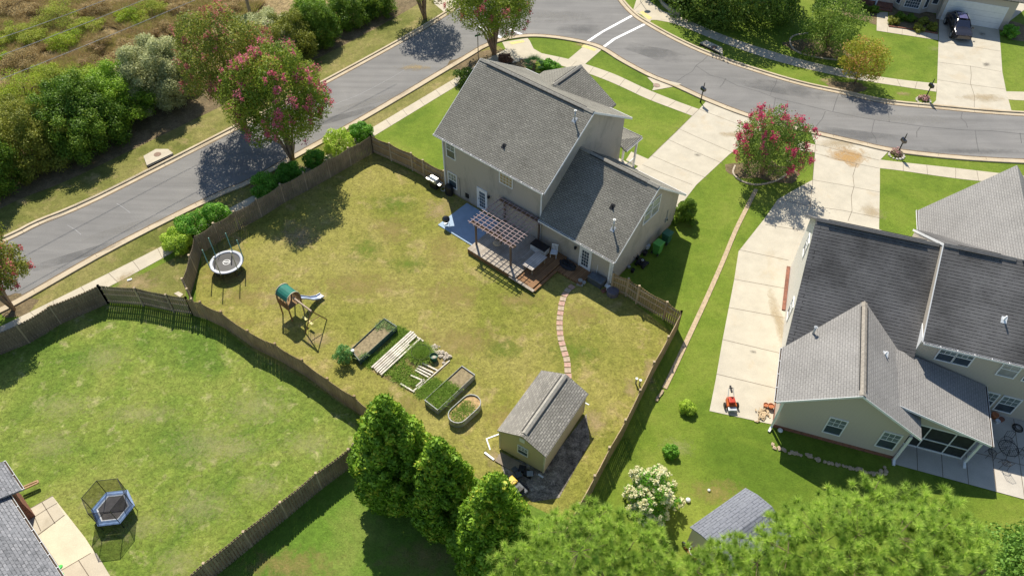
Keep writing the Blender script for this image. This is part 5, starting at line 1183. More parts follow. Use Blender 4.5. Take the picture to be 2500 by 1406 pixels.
tag(MB().cyl((0, 0, 0), .33, .02, 22).build('manhole', plain('manhole_iron', (.30, .22, .17), .8, .3, 8), loc=G(1603, 209, .026)), 'round rusty manhole cover in the concrete slab by the main street', 'manhole')

# ------------------------------------------------------------------ mailboxes
def mailbox(label, px, h, rz, bed=True, lb2=None):
    t = thing('mailbox', label, 'mailbox', G(*px), rz)
    MB().tube([(0, 0, 0), (0, 0, h*.62)], .05, 8).build('post', m_black, t); MB().lathe([(.09, 0), (.06, .25), (.05, .3)], (0, 0, 0), 10).build('base', m_black, t)
    b = MB(); b.wall([(-.13, h*.6), (.13, h*.6), (.13, h*.6+.2), (.08, h*.6+.3), (-.08, h*.6+.3), (-.13, h*.6+.2)], (0, .26, 0), (1, 0, 0), (0, 1, 0), .52); b.build('box', m_enam, t)
    MB().lathe([(.05, h*.6+.24), (.035, h-.1), (.005, h)], (0, 0, 0), 8).build('finial', m_black, t); return t
mailbox('black mailbox post by the driveway of the taupe house', (1710, 250), 2.1, R(30))
mailbox('black mailbox in a pink flower bed at the neighbour driveway', (2190, 378), 2.25, R(10)); mailbox('black mailbox in a stone-edged bed at the driveway with the parked car', (2258, 243), 2.2, R(10))
for (x, y, lb) in ((2188, 380, 'stone around the mailbox bed at the neighbour driveway'), (2254, 247, 'stone around the mailbox bed across the street')):
    for i in range(14):
        a = i*math.pi*2/14; s_ = pr.uniform(.09, .14); b = MB(); b.ball((0, 0, 0), s_, 7, .7); c_ = G(x, y)
        tag(b.build('bed_stone', plain('pale_stone', (.55, .50, .44), .9, .2) if i == 0 and x == 2188 else bpy.data.materials['pale_stone'], loc=(c_.x+.62*math.cos(a), c_.y+.55*math.sin(a), .05)), 'pale '+lb, 'stone', 'ring of stones'+lb[16:])

# ------------------------------------------------------------------ patio furniture of the right house
def PN(u, v, z=.03): q = Matrix.Rotation(R(-17.65), 4, 'Z') @ Vector((u, v, 0)); o = G(1886, 1041); return Vector((o.x+q.x, o.y+q.y, z))
tb_ = thing('patio_table', 'round black wire table on the shaded patio of the right house', 'table', PN(13.3, 2.4)); MB().torus((0, 0, .72), .55, .02, 26, 5).build('rim', m_black, tb_); q = MB()
for i in range(9): q.bar((-.54, -.5+i*.125, .72), (.54, -.5+i*.125, .72), .01, .01); q.bar((-.5+i*.125, -.54, .72), (-.5+i*.125, .54, .72), .01, .01)
q.build('wire_top', m_black, tb_)
for a in (0, 1.57, 3.14, 4.71): MB().tube([(.1*math.cos(a), .1*math.sin(a), .7), (.4*math.cos(a), .4*math.sin(a), 0)], .015, 5).build('leg', m_black, tb_)
def wchair(lb, p, rz):
    t = thing('wire_chair', lb, 'chair', p, rz); q = MB(); q.torus((0, 0, .44), .23, .015, 20, 5)
    for i in range(5): q.bar((-.2, -.16+i*.08, .44), (.2, -.16+i*.08, .44), .01, .01)
    q.build('seat', m_black, t); q = MB(); q.tube([(-.22, .15, .44), (-.24, .24, .9), (0, .28, 1.0), (.24, .24, .9), (.22, .15, .44)], .015, 5)
    for x in (-.12, 0, .12): q.tube([(x, .2, .44), (x, .27, .95)], .008, 4)
    q.build('backrest', m_black, t)
    for x in (-.18, .18):
        for y in (-.18, .18): MB().tube([(x, y, .44), (x*1.2, y*1.2, 0)], .012, 5).build('leg', m_black, t)
for k_, (u, v, rz, w_) in enumerate(((12.5, 2.0, 90, 'left of'), (14.1, 2.6, -80, 'right of'), (13.2, 1.5, 180, 'in front of'), (13.5, 3.25, 0, 'behind'))): wchair('black wire chair '+w_+' the round wire table on the right patio', PN(u, v), R(rz-17))
hs = tag(MB().torus((0, 0, .03), .3, .022, 28, 6).torus((0, 0, .07), .26, .022, 28, 6).torus((.03, 0, .1), .2, .022, 24, 6).build('garden_hose', m_black, loc=G(2484, 1045, .03)), 'coiled black garden hose on the right patio below the windows', 'hose')
for px, r_, lb, mm_ in (((2425, 1018), .22, 'terracotta planter with flowers under the patio window', m_terra), ((2433, 1031), .15, 'white lidded pot at the patio wall', m_wp), ((2442, 1027), .17, 'brown pot right of the white pot at the patio wall', m_brickw)):
    tag(MB().lathe([(r_*.7, 0), (r_, r_*1.4), (r_*.9, r_*1.45), (.01, r_*1.3)], (0, 0, 0), 14).build('plant_pot', mm_, loc=G(*px, .03)), lb, 'pot')

# ------------------------------------------------------------------ parked car
ca, cb = G(2307, 108), G(2305, 40); 
car = thing('parked_car', 'dark SUV parked on the driveway in front of the white garage door', 'car', G(2334, 78), R(-90-19.4+10))
m_car = plain('car_paint', (.02, .018, .022), .12, .1, spec=.9); m_cglass = plain('car_glass', (.03, .035, .06), .05, .1, spec=1.0)
LN = 4.7
# stations along x: (x, half width, z bottom, z shoulder, z roof, half roof width)
st = [(-2.35, .72, .45, .78, .80, .66), (-2.2, .88, .3, .95, 1.0, .78), (-1.75, .94, .28, 1.02, 1.35, .62), (-1.1, .95, .28, 1.02, 1.64, .60), (.0, .95, .28, 1.0, 1.68, .60), (.55, .95, .28, .99, 1.62, .60), (1.25, .94, .28, .98, 1.05, .70), (1.9, .90, .3, .93, .96, .72), (2.3, .76, .4, .8, .82, .62)]
def carbody(mb, f):
    n = 8; vs = []
    for (x, w_, zb, zs, zr, wr) in st:
        vs += [(x, -w_, zb), (x, -w_, zs*.7), (x, -w_*.97, zs), (x, -wr, zr), (x, wr, zr), (x, w_*.97, zs), (x, w_, zs*.7), (x, w_, zb)]
    fs = []
    for i in range(len(st)-1):
        for k in range(n): fs.append((i*n+k, i*n+(k+1) % n, (i+1)*n+(k+1) % n, (i+1)*n+k))
    fs += [tuple(range(n)), tuple(range(len(vs)-1, len(vs)-n-1, -1))]; return mb.add(vs, fs)
cbm = carbody(MB(), 1).build('body', m_car, car, True); sb_ = cbm.modifiers.new('s', 'SUBSURF'); sb_.levels = 1; sb_.render_levels = 2
g_ = MB()
g_.add([(.62, -.55, 1.62), (.62, .55, 1.62), (1.22, .68, 1.10), (1.22, -.68, 1.10)], [(3, 2, 1, 0)]); g_.build('windscreen', m_cglass, car)
MB().add([(-1.2, -.52, 1.65), (-1.2, .52, 1.65), (-1.82, .58, 1.28), (-1.82, -.58, 1.28)], [(0, 1, 2, 3)]).build('rear_window', m_cglass, car)
MB().add([(-.85, -.42, 1.70), (-.85, .42, 1.70), (.4, .42, 1.70), (.4, -.42, 1.70)], [(3, 2, 1, 0)]).build('sunroof', plain('sunroof', (.10, .10, .22), .05, .1, spec=1), car)
for s_ in (-1, 1):
    MB().add([(.55, .64*s_, 1.56), (1.05, .82*s_, 1.1), (-1.5, .84*s_, 1.12), (-1.2, .64*s_, 1.55)], [(0, 1, 2, 3)] if s_ > 0 else [(3, 2, 1, 0)]).build('side_window', m_cglass, car)
    MB().box((.95, 1.02*s_, 1.05), (.14, .16, .12)).build('mirror', m_car, car); MB().box((-2.22, .66*s_, .88), (.12, .26, .1)).build('tail_light', plain('tail_red', (.35, .02, .02), .3), car)
    for x in (-1.4, 1.4):
        wh = MB().tube([(x, .78*s_, .36), (x, .97*s_, .36)], .36, 20).build('wheel', m_black, car); MB().tube([(x, .975*s_, .36), (x, .985*s_, .36)], .22, 14).build('rim', m_galv, wh)
    MB().tube([(-1.0, .55*s_, 1.71), (.45, .55*s_, 1.71)], .015, 5).build('roof_rail', m_galv, car)
MB().box((-2.4, 0, .62), (.02, .4, .16)).build('number_plate', m_white, car); MB().bx(-2.42, -2.3, -.8, .8, .38, .45).build('bumper', m_galv, car)

# ------------------------------------------------------------------ power pole and lines, signs
pb = G(622, 78); pp = thing('utility_pole', 'tall wooden utility pole behind the pink crape myrtle at the field edge', 'pole', pb)
MB().tube([(0, 0, 0), (.1, .0, 11.5)], [.17, .11], 10).build('pole', m_weather, pp); MB().bar((-1.1, .3, 10.9), (1.1, -.3, 10.9), .1, .12).build('crossarm', m_weather, pp)
for i, (a, b, wd) in enumerate((((0, 94), (259, 0), 'uppermost'), ((0, 137), (352, 0), 'middle'), ((0, 195), (478, 0), 'lowest'))):
    A_, B_ = G(*a, 10.5), G(*b, 10.5); d = B_-A_; P = []
    for k in range(25):
        t = -.8+k*(3.0/24); p = A_+d*t; p.z = 10.5+.5*((t-.5)**2-.25)*.4; P.append(p-A_)
    tag(MB().tube(P, .02, 5).build('power_line', plain('wire_pale', (.55, .50, .46), .6, .05) if i == 0 else bpy.data.materials['wire_pale'], loc=A_), wd+' of the three power lines crossing the brown field', 'wire')
sg = thing('street_sign', 'slim dark sign post under the crape myrtle at the street corner', 'sign', G(1168, 150)); MB().tube([(0, 0, 0), (0, 0, 3.0)], .04, 8).build('post', m_weather, sg); MB().box((0, 0, 2.75), (.6, .02, .18), .5).build('name_plate', plain('sign_green', (.02, .14, .06), .5), sg)
ss = thing('stop_sign', 'octagonal sign on a post standing by the crosswalk ramp', 'sign', G(1563, 4)); MB().tube([(0, 0, 0), (0, 0, 2.9)], .03, 8).build('post', m_galv, ss)
o = MB(); oc = [(.38*math.cos(R(22.5+45*i)), 2.75+.38*math.sin(R(22.5+45*i))) for i in range(8)]; o.wall(oc, (0, 0, 0), (.94, .34, 0), (.34, -.94, 0), .02); o.build('sign_plate', m_galv, ss)
ret = crv(W([(1603, -10), (1620, 15), (1640, 30), (1660, 40)]), 5); tag(ribbon('garden_wall', ret, -.1, .1, 0, .35, m_conc, None), 'low curved concrete garden wall behind the street corner pavement', 'wall')
# curved stone edging rings round tree beds
def edgering(lb, pts, m_):
    tag(ribbon('bed_edging', crv(W(pts), 6), -.07, .07, 0, .09, m_, None), lb, 'edging')
edgering('pale stone edging curved around the bed of the pink crape myrtle by the driveway', [(1794, 405), (1790, 425), (1812, 444), (1850, 452), (1895, 442), (1922, 425), (1936, 408), (1920, 393)], plain('edge_pale', (.42, .36, .28), .9, .3, 9))
edgering('pale curved edging of the round bed under the green street tree', [(1975, 82), (1940, 88), (1928, 102), (1938, 122), (1965, 135), (2005, 143), (2045, 148)], bpy.data.materials['edge_pale'])
tag(ribbon('bed_edging', W([(2169, 66), (2230, 74), (2289, 84)]), -.06, .06, 0, .12, m_brickw, None), 'brick edging along the shaded planting bed beside the garage path', 'edging')
# ------------------------------------------------------------------ vegetation
NP = np.random.default_rng
m_bark = wood('bark', (.20, .145, .10), .35, .95, (6, 6, 2)); m_barks = wood('myrtle_bark', (.36, .25, .17), .3, .8, (6, 6, 2))
L_cyp = leafmat('cypress_leaves', (.06, .13, .012), (.20, .32, .03), (.40, .42, .05), .3, oddamt=.76)
L_cyps = leafmat('cypress_lit', (.05, .12, .015), (.16, .25, .03), None, .3)
L_myr = leafmat('myrtle_leaves', (.06, .12, .012), (.23, .27, .035), (.40, .18, .07), .4, oddamt=.9)
L_myr2 = leafmat('myrtle_leaves_rusty', (.07, .11, .018), (.23, .24, .04), (.42, .16, .10), .4, oddamt=.84)
F_pink = leafmat('pink_blossom', (.50, .08, .14), (.68, .22, .28), None, .35, .7, boost=1.1)
F_rose = leafmat('rose_blossom', (.42, .06, .08), (.60, .16, .18), None, .35, .7, boost=1.1)
L_hd = leafmat('dark_hedge', (.035, .085, .01), (.125, .20, .02), (.21, .26, .035), .34)
L_hy = leafmat('yellowgreen_hedge', (.10, .17, .012), (.29, .35, .035), (.36, .38, .06), .4)
L_hg = leafmat('green_hedge', (.06, .14, .012), (.21, .32, .03), (.27, .33, .04), .36)
L_ho = leafmat('olive_hedge', (.075, .10, .015), (.23, .24, .035), (.27, .25, .05), .34)
L_hs = leafmat('silver_hedge', (.26, .28, .11), (.52, .54, .28), (.62, .62, .40), .36, boost=1.2)
L_sh = leafmat('shrub_leaves', (.04, .14, .012), (.14, .30, .03), (.24, .36, .05), .34)
L_shy = leafmat('shrub_leaves_light', (.16, .26, .02), (.36, .46, .06), (.42, .48, .10), .4)
L_oak = leafmat('street_tree_leaves', (.035, .085, .012), (.14, .20, .03), (.25, .22, .05), .3)
L_aut = leafmat('turning_leaves', (.12, .15, .012), (.33, .32, .035), (.50, .26, .10), .4, oddamt=.66)
L_pine = leafmat('pine_needles', (.09, .165, .022), (.34, .45, .08), (.48, .44, .12), .36, .5, .95)
L_weed = leafmat('field_weeds', (.14, .12, .04), (.30, .23, .10), (.36, .26, .15), .35, .8, .6)
L_weedg = leafmat('field_green', (.12, .155, .02), (.31, .34, .06), (.38, .38, .10), .35, .7)
L_brown = leafmat('dry_brush', (.17, .125, .055), (.36, .28, .14), (.44, .36, .20), .35, .9)
F_white = leafmat('cream_blossom', (.78, .74, .42), (.88, .85, .58), None, .3, .8, boost=1)
L_palm = leafmat('palm_leaves', (.05, .14, .03), (.16, .30, .07), None, .25)

def stems(mb, base, tips, r0, r1, rng, bend=.25):
    for t in tips:
        b = Vector(base)+Vector((rng.normal(0, .06), rng.normal(0, .06), 0)); t = Vector(t); m = b.lerp(t, .45); m.x = b.x+(t.x-b.x)*bend; m.y = b.y+(t.y-b.y)*bend
        mb.tube([b, b.lerp(m, .5), m, m.lerp(t, .5), t], [r0, r0*.85, r0*.6+r1*.4, r0*.3+r1*.7, r1], 6)
def myrtle(label, base, ctr, rpx, rzpx, mat=L_myr, fm=F_pink, nb=60, n=26000, seed=1, ls=.17, lean=0, group=None, lobes_n=46, toponly=False, extra=None, name='crape_myrtle'):
    """multi-stem tree; ctr = picture point of the crown centre, rpx / rzpx half sizes of the crown in picture pixels"""
    rng = NP(seed); h = hgt(base, ctr); b = G(*base); k = FPX/(Vector((b.x, b.y, h))-Vector((0, 0, CAM_H))).length
    r = rpx/k; rz = rzpx/k/.80; c = np.array([lean, 0, h])
    t = thing(name, label, 'tree', b, 0, group); L = []
    for i in range(lobes_n):
        z = 1-1.55*(i+.5)/lobes_n; a = i*2.399963+rng.random()*.7; q = math.sqrt(max(0, 1-z*z)); q = q*(1.0 if z > -.1 else .95+.0*z)
        kk = .74+rng.normal(0, .09); s = rng.uniform(.17, .30)
        L.append([c[0]+q*math.cos(a)*r*kk, c[1]+q*math.sin(a)*r*kk, c[2]+z*rz*kk, s*r, s*r, s*r*1.25])
    for i in range(lobes_n//3):
        d = unit(rng.normal(0, 1, (1, 3)))[0]; kk = rng.uniform(.1, .55); s = rng.uniform(.25, .36)
        L.append([c[0]+d[0]*r*kk, c[1]+d[1]*r*kk, c[2]+d[2]*rz*kk, s*r, s*r, s*r*1.1])
    P, A, B, ti = lobe_leaves(L, int(n*1.5), ls, rng, .6, .5, .4, .2, fuzz=.09)
    quads_mesh('crown', P, A, B, ti, mat, t)
    if fm and nb:
        LL = [l for l in L[:lobes_n]]; PP = []; T = []
        for i in range(nb):
            l = LL[rng.integers(0, len(LL))]; d = unit((np.array(l[:3])-c)[None]/np.array([r, r, rz])+rng.normal(0, .3, (1, 3))+np.array([[0, -.05, .35]]))[0]
            p = np.array(l[:3])+d*np.array(l[3:6])*1.02; m_ = rng.integers(14, 40); PP.append(p+rng.normal(0, 1, (m_, 3))*np.array([.09, .09, .14])*rng.uniform(.7, 1.5)); T.append(np.full(m_, rng.random()*.5))
        PP = np.concatenate(PP); T = np.concatenate(T)+rng.random(len(PP))*.5; N = unit(rng.normal(0, 1, PP.shape)+np.array([0, 0, .6])); A, B = leaf_axes(N, rng, .13, .8, .3)
        quads_mesh('blossoms', PP, A, B, T, fm, t)
    mb = MB(); tips = [(l[0], l[1], l[2]) for l in L[::max(1, len(L)//11)]]; stems(mb, (0, 0, 0), tips, max(.05, r*.035), .02, rng); mb.build('trunk', m_barks, t, True)
    return t
myrtle('large pink-flowering crape myrtle between the side road and the yard fence', (716, 394), (672, 245), 116, 105, L_myr, F_pink, 230, 46000, 3, .17, lobes_n=56)
myrtle('rust-tinged crape myrtle behind the large pink one, on the far side of the road', (597, 318), (556, 155), 112, 104, L_myr2, leafmat('muted_blossom', (.34, .10, .08), (.50, .20, .16), None, .3, boost=1.1), 130, 42000, 4, .17, lobes_n=54)
myrtle('crape myrtle with many slim stems at the street corner above the house roof', (1207, 133), (1200, 10), 98, 72, L_myr, F_rose, 70, 30000, 5, .18)
myrtle('crape myrtle on the far verge of the side road at the top edge', (1037, 46), (1040, -62), 72, 62, L_myr, F_rose, 20, 14000, 6, .19)
myrtle('pink crape myrtle cut off by the left picture edge above the slatted fence', (35, 755), (2, 628), 74, 84, L_myr2, F_rose, 60, 22000, 7, .15)
myrtle('round pink crape myrtle in a ringed bed beside the driveway', (1860, 425), (1855, 352), 88, 74, leafmat('myrtle_bright', (.045, .10, .015), (.16, .22, .04), (.24, .26, .06), .3), leafmat('crimson_blossom', (.45, .04, .09), (.66, .12, .22), None, .35, .7, boost=1.1), 150, 15000, 8, .15, lobes_n=40)

def bush(name, label, cat, base, rad, hh, mat, n, ls, seed=1, lob=24, lr=.32, group=None, asp=.65, jit=.4, shell=.25, fl=None, nf=0, trunk=True, fls=.12, z0=.35, edge=0.12, fuzz=.03):
    rng = NP(seed); t = thing(name, label, cat, G(*base), rng.random()*6.28, group)
    rx, ry = (rad, rad) if not hasattr(rad, '__len__') else rad
    L = dome_lobes((0, 0, hh*z0), (rx, ry, hh*(1-z0)), lob, lr, rng, -.5, jit=edge)
    P, A, B, ti = lobe_leaves(L, int(n*1.5), ls, rng, asp, jit, shell, .3, fuzz=fuzz)
    k = P[:, 2] > .02; quads_mesh('foliage', P[k], A[k], B[k], ti[k], mat, t)
    if fl:
        PP = []
        for i in range(nf):
            l = L[rng.integers(0, lob)]; d = unit(rng.normal(0, 1, (1, 3))+np.array([[0, 0, .8]])+.8*np.array([[l[0], l[1], 0]])/rx)[0]; p = np.array(l[:3])+d*np.array(l[3:6]); PP.append(p+rng.normal(0, 1, (40, 3))*fls*.7)
        PP = np.concatenate(PP); N = unit(rng.normal(0, 1, PP.shape)+np.array([0, 0, .5])); A, B = leaf_axes(N, rng, .10, .9, .3); quads_mesh('blossoms', PP, A, B, rng.random(len(PP)), fl, t)
    if trunk:
        mb = MB(); stems(mb, (0, 0, 0), [(l[0]*.8, l[1]*.8, l[2]*.8) for l in L[:lob:max(1, lob//5)]], max(.03, rx*.05), .015, rng); mb.build('stem', m_bark, t, True)
    return t
# hedge trees beyond the side road: (centre px, half width px, half height px, base y) placed by their base
def hedge(label, cx, cy, rx, ry, mat, seed, ls=.15, n=26000, lob=70, lr=.17, jit=.5, squash=1.0, edge=.13):
    # base: the foot lies about 0.75*ry below the centre on the picture
    k = ppm(cx, cy+ry*.5); d_ = ray(cx, cy).normalized(); sd = -d_.z; cd = math.sqrt(1-sd*sd); rad = rx/k; by = cy+ry-rx*sd*.85; hh = max(1.6, (2*ry-rx*sd*1.35)/k/cd*.84); bx = cx
    return bush('hedge_shrub', label, 'shrub', (bx, by), rad, hh, mat, int(n*1.3), ls, seed, lob, lr, 'big shrubs lining the far side of the side road', jit=jit, edge=edge, shell=.6, fuzz=.13)
hedge('big olive-green shrub second from the left picture edge in the roadside row', 92, 335, 92, 92, L_ho, 11, .13, 30000)
hedge('dark shrub cut by the left picture edge in the roadside row', 2, 395, 52, 92, L_hd, 12, n=14000)
hedge('bright green shrub at the left picture edge behind the dark one', -8, 330, 44, 50, L_hy, 30, n=9000)
hedge('dark glossy green shrub third from the left in the roadside row', 212, 285, 92, 98, L_hd, 13, .16, 30000)
hedge('yellow-green topped shrub right of the dark glossy one', 300, 232, 82, 78, L_hg, 14, .15, 26000)
hedge('bright yellow-green shrub behind the dark glossy shrub', 215, 215, 70, 42, L_hy, 31, .14, 14000)
hedge('silvery white-green variegated shrub left of the rusty crape myrtle', 400, 178, 80, 92, L_hs, 15, .15, 60000, 60)
hedge('silvery variegated shrub behind the rusty crape myrtle, below the utility pole', 650, 98, 76, 68, L_hs, 16, .15, 44000, 60)
hedge('olive shrub right of the second silvery shrub', 710, 88, 66, 66, L_ho, 17, .14, 18000)
hedge('smooth dark green shrub, third from the top of the roadside row', 780, 62, 46, 60, L_hd, 18, .14, 14000)
hedge('dark green shrub, second from the top of the roadside row', 848, 24, 46, 50, L_hd, 19, .14, 12000)
hedge('dark green shrub at the top edge of the roadside row', 918, 2, 40, 44, L_hd, 20, .14, 10000)
hedge('bright green shrub behind the smooth dark green ones at the top', 760, 28, 40, 36, L_hg, 32, .14, 8000)
# small shrubs behind the yard fence
for i, (x, y, r_, m_, lb) in enumerate([(884, 322, 29, L_sh, 'dark green rounded shrub at the top corner outside the yard fence'), (829, 350, 35, L_shy, 'yellow-green shrub left of the corner one outside the yard fence'), (772, 389, 27, L_sh, 'small dark shrub right of the big crape myrtle trunk outside the fence'),
        (712, 424, 30, L_sh, 'dark shrub at the foot of the big crape myrtle outside the fence'), (656, 455, 34, L_sh, 'dark shrub left of the big crape myrtle outside the fence'), (530, 524, 34, L_sh, 'single green shrub near the lower kerb ramp outside the fence'), (468, 554, 36, L_sh, 'green shrub behind the bend of the fence'), (440, 590, 31, L_shy, 'pale green shrub at the bend of the fence, nearest the pavement')]):
    k = ppm(x, y); bush('shrub', lb, 'shrub', (x, y+r_*.55), r_/k, r_/k*1.5, m_, 5200, .12, 40+i, 18, .34, 'small shrubs outside the yard fence')
bush('shrub', 'dark rounded shrub at the front corner of the garage wing', 'shrub', (1669, 535), 0.95, 2.0, L_hd, 6000, .12, 50, 16, .3)
bush('shrub', 'bright round boxwood on the right lawn near the driveway end', 'shrub', (1676, 1001), .50, .75, L_shy, 3600, .09, 51, 22, .3, edge=.05)
bush('shrub', 'round boxwood nearer the cream flowering bush on the right lawn', 'shrub', (1636, 1107), .44, .65, L_sh, 3000, .09, 52, 18, .3, edge=.05)
bush('flowering_shrub', 'large cream-white flowering shrub on the right lawn beside the pines', 'shrub', (1582, 1225), 1.45, 2.5, L_sh, 4200, .13, 53, 26, .26, fl=F_white, nf=300, fls=.075)
bush('shrub', 'feathery young shrub beside the green-sided raised bed', 'shrub', (842, 880), .65, 1.3, leafmat('feathery_green', (.06, .16, .04), (.15, .30, .09), None, .3), 1700, .09, 54, 14, .3, shell=.6)
bush('shrub', 'small evergreen shrub at the right edge beside the garage door', 'shrub', (2462, 88), .75, 1.1, L_sh, 2400, .13, 55, 14)
for i, (x, y, lb) in enumerate([(2195, 48, 'low dark shrub below the bay window of the far house'), (2222, 52, 'second low dark shrub below the bay window'), (2252, 58, 'third low shrub below the bay window, nearest the garage'), (2180, 58, 'low grey shrub by the entrance path corner'), (2240, 76, 'small grey-green plant at the brick edging of the far house'), (2275, 74, 'small plant in the bed corner beside the garage drive'),
        (2075, 22, 'dark shrub below the porch railing, left'), (2105, 26, 'dark shrub below the porch railing, middle'), (2132, 30, 'dark shrub below the porch railing, right')]):
    bush('shrub', lb, 'shrub', (x, y), .55, .7, L_hd if i in (0, 1, 6, 7, 8) else L_ho, 900, .14, 60+i, 10, .4, 'low shrubs in front of the far house')
bush('shrub', 'dark leafy shrub between house roof and corner pavement', 'shrub', (1340, 172), .9, 1.1, L_sh, 1800, .16, 71, 12)
bush('shrub', 'reddish shrub at the foot of the corner crape myrtle', 'shrub', (1232, 150), .7, .8, leafmat('reddish', (.06, .03, .02), (.16, .08, .05), None, .2), 1200, .14, 72, 12)
bush('shrub', 'shrub peeking out left of the big roof beside the pavement', 'shrub', (1146, 205), 1.2, 1.6, L_oak, 2600, .15, 73, 14)
for i, (x, y, lb) in enumerate([(2188, 377, 'pink flowers around the mailbox post at the neighbour driveway'), (2255, 243, 'dry reddish flowers around the mailbox post across the street')]):
    bush('flower_bed', lb, 'flowers', (x, y), .5, .4, leafmat('bed_flowers%d' % i, (.10, .10, .04), (.30, .20, .16), (.50, .25, .28), .2, oddamt=.6), 700, .1, 80+i, 10, .4, trunk=False)
# palm by the corner
pm = thing('palm', 'small fan palm behind the roof edge at the street corner', 'palm', G(1303, 172)); rng = NP(90); P = []; A = []; B = []
for i in range(26):
    a = i*2.4; el = rng.uniform(.15, 1.3); d = np.array([math.cos(a)*math.cos(el), math.sin(a)*math.cos(el), math.sin(el)]); s = np.array([-math.sin(a), math.cos(a), 0])
    for j in range(16):
        f = (j-7.5)/7.5*1.1; dd = d*math.cos(f)+s*math.sin(f)*.9; P.append(np.array([0, 0, .5])+d*.6); A.append(dd*rng.uniform(.55, .8)+np.array([0, 0, -.12])); B.append(np.cross(dd, [0, 0, 1])*.03)
quads_mesh('fronds', np.array(P), np.array(A), np.array(B), rng.random(len(P)), L_palm, pm, True); MB().tube([(0, 0, 0), (0, 0, .7)], [.16, .12], 9).build('trunk', m_bark, pm)
# street trees top right
def dectree(label, base, ctr, rpx, rzpx, mat, n, seed, ls=.17, lobn=40, tr=.1, holes=.5, lr=(.2, .32), zcut=1.7, jit=.7, odd=None):
    rng = NP(seed); h = hgt(base, ctr); b = G(*base); k = FPX/(Vector((b.x, b.y, h))-Vector((0, 0, CAM_H))).length; r = rpx/k; rz = rzpx/k/.8
    t = thing('tree', label, 'tree', b); L = []
    for i in range(lobn):
        z = 1-zcut*(i+.5)/lobn; a = i*2.399963+rng.random()*.7; q = math.sqrt(max(0, 1-z*z)); kk = .76+rng.normal(0, .1); s = rng.uniform(*lr)
        L.append([q*math.cos(a)*r*kk, q*math.sin(a)*r*kk, h+z*rz*kk, s*r, s*r, s*r*.85])
    for i in range(lobn//3):
        d = unit(rng.normal(0, 1, (1, 3)))[0]; kk = rng.uniform(.1, .5); s = rng.uniform(.26, .38); L.append([d[0]*r*kk, d[1]*r*kk, h+d[2]*rz*kk, s*r, s*r, s*r])
    P, A, B, ti = lobe_leaves(L, n, ls, rng, .6, jit, .4, .1, fuzz=.1); quads_mesh('crown', P, A, B, ti, mat, t)
    mb = MB(); mb.tube([(0, 0, 0), (.03, 0, h*.25), (0, .05, h*.8)], [tr*1.3, tr, tr*.5], 9); stems(mb, (0, 0, h*.25), [l[:3] for l in L[::max(1, lobn//9)]], tr*.5, .02, rng, .5); mb.build('trunk', m_bark, t, True)
    return t
dectree('dark broad tree at the top edge shading the lawn across the street', (1800, 20), (1810, -66), 150, 100, L_oak, 90000, 101, .28, 70, .22)
dectree('dark tree at the top edge beside the corner pavement', (1660, -25), (1668, -62), 90, 78, L_oak, 40000, 105, .26, 50, .2)
dectree('green street tree in the curved mulch bed across the street', (2010, 132), (2014, 68), 64, 68, leafmat('bright_oak', (.05, .11, .012), (.18, .25, .04), (.30, .30, .07), .3), 15000, 102, .17)
dectree('small tree turning orange and yellow on the verge across the street', (2086, 205), (2102, 146), 52, 46, L_aut, 9000, 103, .16, 34, .07)
dectree('leafy green tree in the lower right corner beside the pines', (2480, 1500), (2462, 1340), 125, 118, leafmat('corner_leaves', (.045, .11, .015), (.15, .26, .04), (.24, .33, .07), .3), 46000, 104, .17, 70, .2)

# ------------------------------------------------------------------ conifers
def conifer(label, base, tip, wpx, seed, n=42000, ls=.21):
    rng = NP(seed); h = hgt(base, tip); b = G(*base); k = FPX/(Vector((b.x, b.y, h*.3))-Vector((0, 0, CAM_H))).length; r = wpx/k
    t = thing('conifer', label, 'tree', b, rng.random()*6, 'three conical conifers below the garden beds'); L = []; N_ = 190
    for i in range(N_):
        f = ((i+.5)/N_)**.75; z = h*(1-f)*.97+.25; prof = r*min(1, (f*1.5)**.62)*(1-.25*max(0, f-.8)/.2); a = i*2.399963+rng.random()*.5
        s = .2*r*(.6+.6*f)*rng.uniform(.65, 1.3); kk = max(0, prof-s*.65)*rng.uniform(.82, 1.1)
        L.append([kk*math.cos(a), kk*math.sin(a), z, s, s, s*1.35])
    for i in range(14):
        f = (i+.5)/14; prof = r*min(1, (f*1.35)**.72); L.append([0, 0, h*(1-f)*.93+.2, prof*.72, prof*.72, h*.09])
    P, A, B, ti = lobe_leaves(L, n, ls, rng, .6, .45, .35, .1, up=(0, 0, .9))
    out = unit(P*np.array([1, 1, 0])+1e-6); A = A+out*.045; P = P+rng.normal(0, .03, P.shape)
    k_ = P[:, 2] > .05; quads_mesh('crown', P[k_], A[k_], B[k_], ti[k_], L_cyp, t)
    MB().tube([(0, 0, 0), (0, 0, h*.9)], [.22, .04], 9).build('trunk', m_bark, t, True); return t
conifer('tallest conical conifer, left of the three in front of the raised beds', (980, 1200), (938, 974), 98, 121, 70000)
conifer('middle conifer of the three, between its tall and its low neighbour', (1090, 1268), (1080, 1076), 80, 122, 52000)
conifer('right conifer of the three, in front of the yellow mower', (1210, 1385), (1214, 1165), 98, 123, 60000)

